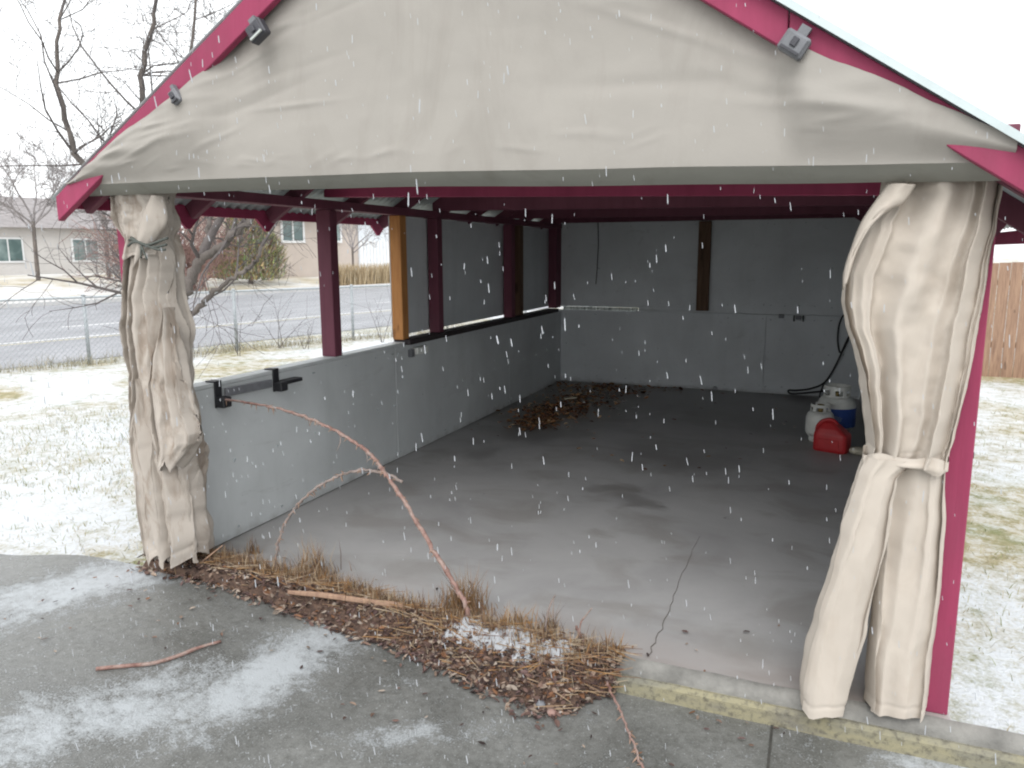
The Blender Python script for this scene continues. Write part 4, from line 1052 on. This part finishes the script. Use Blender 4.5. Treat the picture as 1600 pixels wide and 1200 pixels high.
# young saplings in front of the chain link
def sapling(px, py, h, n, seed, label):
    b = on(px, py, 2, G); t = thing('sapling', label, 'sapling', b, 'bare saplings along the chain link fence'); rg = random.Random(seed); m = MB(smooth=True)
    for k in range(n):
        branch(m, b + Vector((rg.gauss(0, .04), rg.gauss(0, .04), 0)), Vector((rg.gauss(0, .35), rg.gauss(0, .3), 1)), h * lerp(.6, 1, rg.random()), .008, 1, rg, 0, .07, .02, .002)
    m.build('stems', M['twig'], t)
sapling(437, 544, 1.25, 4, 1, 'bare sapling with crossing stems nearest the red post')
sapling(370, 556, .8, 3, 2, 'low thin sapling at the foot of the galvanised fence post')
sapling(300, 560, .9, 4, 3, 'bare low sapling nearest the leaning tree trunk')
sapling(596, 535, 1.1, 3, 4, 'bare sapling seen just left of the cedar post')
sapling(480, 545, .6, 3, 5, 'short sapling just left of the red post')

# ================================================================== CHAIN LINK FENCE
f0 = on(280, 556, 2, G); f1_ = on(497, 536, 2, G); FD = (f1_ - f0).normalized(); fN = Vector((-FD.y, FD.x, 0))
fp = on(377, 549, 2, G); fp = f0 + FD * (fp - f0).dot(FD)
cf = thing('chain_link_fence', 'galvanised chain link fence along the snowy verge', 'fence', (fp.x, fp.y, G))
FH = 1.12; PS = 2.55
for k in range(-4, 6):
    b = fp + FD * PS * k; m = MB(smooth=True); m.tube([(b.x, b.y, G), (b.x, b.y, G + FH + .02)], .03, 8); m.tube([(b.x, b.y, G + FH + .02), (b.x, b.y, G + FH + .05)], [.036, .02], 8); m.build('post', M['galv'], cf)
a = fp - FD * PS * 4; b = fp + FD * PS * 5
m = MB(smooth=True); m.tube([a + Vector((0, 0, FH)), b + Vector((0, 0, FH))], .021, 8); m.build('top_rail', M['galv'], cf)
m = MB(); Lf = (b - a).length; stp = .085; hh = FH - .06
for s in range(int(-hh / stp), int(Lf / stp) + 1):
    for sg in (1, -1):
        x0 = s * stp if sg == 1 else s * stp + hh; x1 = x0 + sg * hh; z0 = .04; z1 = .04 + hh
        lo, hi = (x0, x1)
        tA, tB = 0, 1
        if min(x0, x1) < 0 or max(x0, x1) > Lf: continue
        P = a + FD * x0 + Vector((0, 0, z0)) + fN * .022 * sg * .1 - fN * .035; Q = a + FD * x1 + Vector((0, 0, z1)) + fN * .022 * sg * .1 - fN * .035
        m.tube([P, Q], .0036, 3, False)
o = m.build('wire_mesh', M['galv'], cf); o['kind'] = 'stuff'
vg = MB(); rg = random.Random(77); st = vg
for k in range(5200):
    s = rg.random() * Lf; off = abs(rg.gauss(0, .22)); P = a + FD * s + fN * (off if rg.random() < .6 else -off * .7); P.z = YD
    blade(P, lerp(.06, .26, rg.random() ** 2), .004, Vector((rg.gauss(0, .3), rg.gauss(0, .3), 0)), [(.40, .36, .28), (.30, .28, .18), (.48, .44, .35), (.24, .22, .15)][rg.randrange(4)])
for k in range(9000):
    y = lerp(1.0, 9.5, rg.random()); x = -.2 - rg.random() * 4.5
    blade(Vector((x, y, YD)), lerp(.02, .07, rg.random() ** 2), .003, Vector((rg.gauss(0, .4), rg.gauss(0, .4), 0)), [(.42, .38, .24), (.26, .28, .12), (.46, .40, .28), (.20, .21, .09)][rg.randrange(4)])
for k in range(16000):
    if rg.random() < .5: x = lerp(-6.5, -.3, rg.random()); y = lerp(-1.5, 3.5, rg.random())
    else: x = lerp(3.95, 8.5, rg.random()); y = lerp(-.0, 9.5, rg.random() ** 1.3)
    if x > -1.7 and y < 0: continue
    if fbm(x * 1.3, y * 1.3, 7) + .4 * fbm(x * 5, y * 5, 3) < -.02: continue
    blade(Vector((x, y, YD)), lerp(.015, .06, rg.random() ** 2), .0022, Vector((rg.gauss(0, .5), rg.gauss(0, .5), 0)), [(.42, .38, .24), (.26, .28, .12), (.46, .40, .28), (.20, .21, .09), (.34, .28, .18)][rg.randrange(5)])
stuff(vg.build('verge_grass', M['stalk']), 'short straw and green grass on the snowy verge', 'grass')

# ================================================================== FAR SIDE: HOUSE, HEDGE, CONIFER, FENCE
LZ = .35
Pf = on(470, 436, 2, G); Pf = CAM + (Pf - CAM) * (47 / (Pf - CAM).dot(FW)); Pf.z = 0
HN = Vector((RN.x, RN.y, 0)); HNv = HN
def hp(px, py, off=0): return onplane(px, py, Pf + HN * off, HNv)
hx = lambda px: (hp(px, 400) - Pf).dot(RD)
hs0, hs1 = hx(412), hx(700)
hz1 = hp(470, 333).z
house = thing('house', 'tan stucco house across the road with white window trim', 'house', (Pf.x, Pf.y, LZ), 'houses across the road')
def hbox(m, s0, s1, o0, o1, z0, z1):
    P = Pf + RD * s0; m.obox(Vector((0, 0, 0)) + Pf + RD * (s0 + s1) / 2 + HN * (o0 + o1) / 2 + Vector((0, 0, (z0 + z1) / 2)), RD * abs(s1 - s0) / 2, HN * abs(o1 - o0) / 2, Vector((0, 0, (z1 - z0) / 2)))
m = MB(); hbox(m, hs0, hs1, 0, 8, LZ - .5, hz1 + .15); m.build('wall', M['house_wall'], house)
m = MB(); a0, a1 = hs0 - .5, hs1 + .5
def hv(s, o, z): return Pf + RD * s + HN * o + Vector((0, 0, z))
m.add([hv(a0, -.6, hz1 + .1), hv(a1, -.6, hz1 + .1), hv(a1, 4, hz1 + 2.1), hv(a0, 4, hz1 + 2.1), hv(a0, 8.6, hz1 + .1), hv(a1, 8.6, hz1 + .1), hv(a0, -.6, hz1 - .08), hv(a1, -.6, hz1 - .08)], [(0, 1, 2, 3), (3, 2, 5, 4), (6, 7, 1, 0), (0, 3, 4)])
m.build('roof', M['house_roof'], house)
def hwin(px0, py0, px1, py1, nm='window', pane='glass', div=1):
    s0, s1 = sorted((hx(px0), hx(px1))); zt = hp((px0 + px1) / 2, py0).z; zb = hp((px0 + px1) / 2, py1).z
    m = MB(); w = .14
    for q in ((s0, s1, zb - w, zb), (s0, s1, zt, zt + w), (s0 - w, s0, zb - w, zt + w), (s1, s1 + w, zb - w, zt + w)): hbox(m, q[0], q[1], -.08, -.005, q[2], q[3])
    for k in range(1, div + 1): x = lerp(s0, s1, k / (div + 1)); hbox(m, x - .05, x + .05, -.07, -.012, zb, zt)
    o = m.build(nm, M['white_trim'], house)
    for k in range(div + 1):
        m = MB(); hbox(m, lerp(s0, s1, k / (div + 1)) + .002, lerp(s0, s1, (k + 1) / (div + 1)) - .002, -.03, -.004, zb, zt); m.build('pane', M[pane], o)
hwin(443, 344, 474, 376); hwin(512, 346, 532, 376); hwin(640, 346, 668, 378)
m = MB(); s0, s1 = sorted((hx(425), hx(484))); hbox(m, s0, s1, -.75, -.62, hp(450, 341).z, hp(450, 332).z); m.build('gutter', M['white_trim'], house)
s0, s1 = sorted((hx(560), hx(606))); m = MB(); hbox(m, s0, s1, -.12, -.02, LZ - .3, hp(580, 348).z); m.build('garage_door', M['white_door'], house)
for k in range(9):
    m = MB(); x = lerp(s0, s1, (k + .5) / 9); hbox(m, x - .09, x + .09, -.17, -.122, LZ - .2, hp(580, 376).z); m.build('gate_slat', M['white_trim'], house)
# hedge of dry clipped grass
hd0 = on(524, 437, 2, G); hd1 = on(640, 434, 2, G)
hd0 = CAM + (hd0 - CAM) * (40 / (hd0 - CAM).dot(FW)); hd0.z = LZ - .35
hL = 13; hg = MB(); rg = random.Random(31); st = hg
hc = [(.42, .33, .21), (.50, .40, .26), (.34, .26, .16), (.55, .46, .32)]
for k in range(5200):
    P = hd0 + RD * (rg.random() * hL) + RN * (rg.random() * 1.1); P.z = LZ - .35
    blade(P, lerp(.75, 1.25, rg.random()), .022, Vector((rg.gauss(0, .12), rg.gauss(0, .12), 0)), hc[rg.randrange(4)], .1)
ho = hg.build('hedge', M['stalk']); tag(ho, 'straw coloured clipped hedge in front of the tan house', 'hedge')
# olive conifer
def conifer(px, pyb, pyt, wpx, dep, label, seed, cols, name='conifer', cat='conifer'):
    top = atdepth(px, pyt, dep); bt_ = atdepth(px, pyb, dep); w = wpx / FPX * dep / 2
    t = thing(name, label, cat, (bt_.x, bt_.y, LZ - .2)); rg = random.Random(seed)
    m = MB(); m.tube([(bt_.x, bt_.y, LZ - .4), (bt_.x, bt_.y, top.z - .5)], [.14, .03], 6); m.build('trunk', M['bark'], t)
    m = MB(); H = top.z - bt_.z
    for k in range(7000):
        v = rg.random() ** .9; prof = (math.sin(math.pi * min(1, (v * .72 + .28))) ** .6) * (1 - .4 * v)
        a = rg.random() * 6.28; r = w * prof * (.45 + .6 * rg.random() ** .5) * (1 + .25 * fbm(math.cos(a) * 1.5, math.sin(a) * 1.5, v * 4 + seed)); d = Vector((math.cos(a), math.sin(a), 0))
        p = Vector((bt_.x, bt_.y, bt_.z + v * H)) + d * r; l_ = lerp(.18, .42, rg.random()); tip = p + (d * .5 + Vector((rg.gauss(0, .3), rg.gauss(0, .3), .9))) * l_
        s = Vector((-d.y, d.x, rg.gauss(0, .4))).normalized() * .05
        m.add([p - s, p + s, tip], [(0, 1, 2)], tuple(c * lerp(.7, 1.25, rg.random()) for c in cols[rg.randrange(len(cols))]))
    m.build('foliage', M['conifer'], t)
conifer(392, 438, 318, 112, 41, 'broad olive green conifer left of the tan house', 2, [(.28, .265, .15), (.36, .33, .18), (.22, .215, .135), (.43, .37, .22)])
# reddish twiggy bush and board fence
def twigbush(px, pyb, h, sp, dep, label, seed, colm, n=34, name='bush', lev=2):
    b = atdepth(px, pyb, dep); b.z = LZ - .3; t = thing(name, label, 'bush', b, 'bare bushes across the road'); rg = random.Random(seed); m = MB(smooth=True)
    for k in range(n):
        branch(m, b + Vector((rg.gauss(0, sp * .3), rg.gauss(0, sp * .3), 0)), Vector((rg.gauss(0, .5), rg.gauss(0, .5), 1)), h * lerp(.5, 1, rg.random()), .03, lev, rg, 0, .12, .02, .011)
    m.build('stems', M[colm], t)
M['red_twig'] = mottled('reddish twigs', (.26, .16, .14), .25, 3, .9, .1)
M['grey_twig'] = mottled('grey twigs', (.27, .25, .25), .25, 3, .9, .1)
twigbush(280, 440, 3.6, 2.0, 35, 'wide reddish bare bush left of the board fence', 4, 'red_twig', 60)
twigbush(225, 440, 3.2, 1.8, 37, 'grey bare bush farther left behind the leaning tree', 5, 'grey_twig', 40)
bf = thing('board_fence', 'reddish brown board fence between bush and conifer', 'fence', atdepth(330, 425, 44))
m = MB(); p0 = atdepth(235, 424, 46); p1_ = atdepth(352, 421, 43); p0.z = p1_.z = LZ - .2; n_ = 70; rg = random.Random(8)
for k in range(n_):
    q0 = p0.lerp(p1_, k / n_); q1 = p0.lerp(p1_, (k + .93) / n_); c = (q0 + q1) / 2; h = 1.9 + rg.gauss(0, .02)
    m.obox(Vector((c.x, c.y, LZ - .2 + h / 2)), (q1 - q0) / 2, Vector((.01, .012, 0)), Vector((0, 0, h / 2)))
o = m.build('boards', M['fence_wood'], bf); o['kind'] = 'stuff'
def yard_tree(px, pyb, dep, h, seed, label, colm='grey_twig', r=.10, lev=3, lean=0):
    b = atdepth(px, pyb, dep); b.z = LZ - .2; t = thing('bare_tree', label, 'tree', b, 'bare trees across the road'); rg = random.Random(seed)
    m = MB(smooth=True); pts = [b, b + Vector((.03, .0, h * .22)), b + Vector((lean, .05, h * .45))]; m.tube(spline(pts, 4), [r] * 4 + [r * .9] * 4 + [r * .8], 8); m.build('trunk', M['bark'], t)
    c = MB(smooth=True)
    for k in range(6): branch(c, pts[-1] - Vector((0, 0, rg.random() * h * .12)), Vector((rg.gauss(0, .6), rg.gauss(0, .6), 1)), h * .5, r * .55, lev, rg, 0, .12, .02, .009)
    c.build('crown', M[colm], t)
yard_tree(551, 416, 44, 4.2, 3, 'slim young street tree before the tan house wall', 'grey_twig', .07, 2)
yard_tree(300, 424, 52, 9.0, 6, 'tall grey bare tree behind the reddish board fence')
yard_tree(355, 424, 56, 8.0, 7, 'tall grey bare tree behind the olive conifer')
yard_tree(170, 430, 40, 8.0, 8, 'tall bare tree farthest left across the road')
yard_tree(60, 440, 38, 7.0, 9, 'spreading bare tree at the left edge across the road')
# second house, far left, and a row to the right of the drive
def simple_house(px, py, dep, wid, label, wm):
    P = atdepth(px, py, dep); P.z = LZ; t = thing('house', label, 'house', P, 'houses across the road')
    def B(m, s0, s1, o0, o1, z0, z1): m.obox(P + RD * (s0 + s1) / 2 + HN * (o0 + o1) / 2 + Vector((0, 0, (z0 + z1) / 2)), RD * (s1 - s0) / 2, HN * (o1 - o0) / 2, Vector((0, 0, (z1 - z0) / 2)))
    w = wid / 2; m = MB(); B(m, -w, w, 0, 8, -.6, 2.9); m.build('wall', M[wm], t)
    m = MB(); v = lambda s, o, z: P + RD * s + HN * o + Vector((0, 0, z)); e = w + .5
    m.add([v(-e, -.5, 2.85), v(e, -.5, 2.85), v(e, 4, 4.8), v(-e, 4, 4.8), v(-e, 8.5, 2.85), v(e, 8.5, 2.85)], [(0, 1, 2, 3), (3, 2, 5, 4), (0, 3, 4), (1, 5, 2)]); m.build('roof', M['house_roof'], t)
    for s in (-w * .55, w * .1, w * .65):
        m = MB(); B(m, s - .8, s + .8, -.06, -.003, .9, 2.3); o = m.build('window', M['white_trim'], t)
        for k in (-1, 1): m = MB(); B(m, s + k * .37 - .33, s + k * .37 + .33, -.075, -.062, 1.0, 2.2); m.build('pane', M['glass'], o)
simple_house(120, 432, 46, 13, 'pale sided house at the left edge across the road', 'house_wall_pale')
# neighbour's fence beyond the right of the carport: individual boards
nf = thing('board_fence', 'weathered grey board fence beyond the right of the carport', 'fence', (8.2, 9, YD))
for k in range(46):
    x = 4.6 + k * .152; m = MB(); h = 1.65 + R.gauss(0, .012); m.box((x, 10.0, YD), (x + .145, 10.02, YD + h)); m.build('board', M['fence_grey'] if 'fence_grey' in M else M['stake'], nf)
m = MB(); m.box((4.6, 10.022, .3), (11.6, 10.06, .38)); m.box((4.6, 10.022, 1.2), (11.6, 10.06, 1.28)); m.build('rail', M['stake'], nf)

# ================================================================== FALLING SNOW
fk = MB(); rg = random.Random(2024)
def inroof(x, y, z): return -.35 < x < 4.05 and y > -.27 and z < 3.4
def flake(p, s, asp):
    d = Vector((rg.gauss(.10, .07), rg.gauss(0, .08), -1)).normalized(); a = d.orthogonal().normalized(); b = d.cross(a)
    l_ = s * asp
    P = [p - d * l_] + [p - d * l_ * .72 + (a * math.cos(k * 1.571) + b * math.sin(k * 1.571)) * s * .8 for k in range(4)] + [p + d * l_ * .72 + (a * math.cos(k * 1.571) + b * math.sin(k * 1.571)) * s for k in range(4)] + [p + d * l_]
    F = [(0, 1 + (k + 1) % 4, 1 + k) for k in range(4)] + [(1 + k, 1 + (k + 1) % 4, 5 + (k + 1) % 4, 5 + k) for k in range(4)] + [(9, 5 + k, 5 + (k + 1) % 4) for k in range(4)]
    fk.add(P, F)
def fill(n, lo, hi, s0, s1, asp0, asp1):
    k = 0
    while k < n:
        p = Vector(tuple(lerp(lo[i], hi[i], rg.random()) for i in range(3)))
        if inroof(*p) or (p - CAM).length < 1.35: continue
        flake(p, lerp(s0, s1, rg.random() ** 1.5), lerp(asp0, asp1, rg.random())); k += 1
fill(13000, (-1.5, -4.2, -.1), (5.5, -.27, 4.0), .0005, .0014, 3, 12.0)
fill(2500, (-6, -6, -.1), (9, 2, 5), .0008, .0024, 2, 8)
fill(6000, (-14, -2, -.1), (-.35, 22, 6), .0014, .0042, 1.5, 5.0)
stuff(fk.build('snowfall', M['flake']), 'wet snow flakes falling through the open air', 'snow')
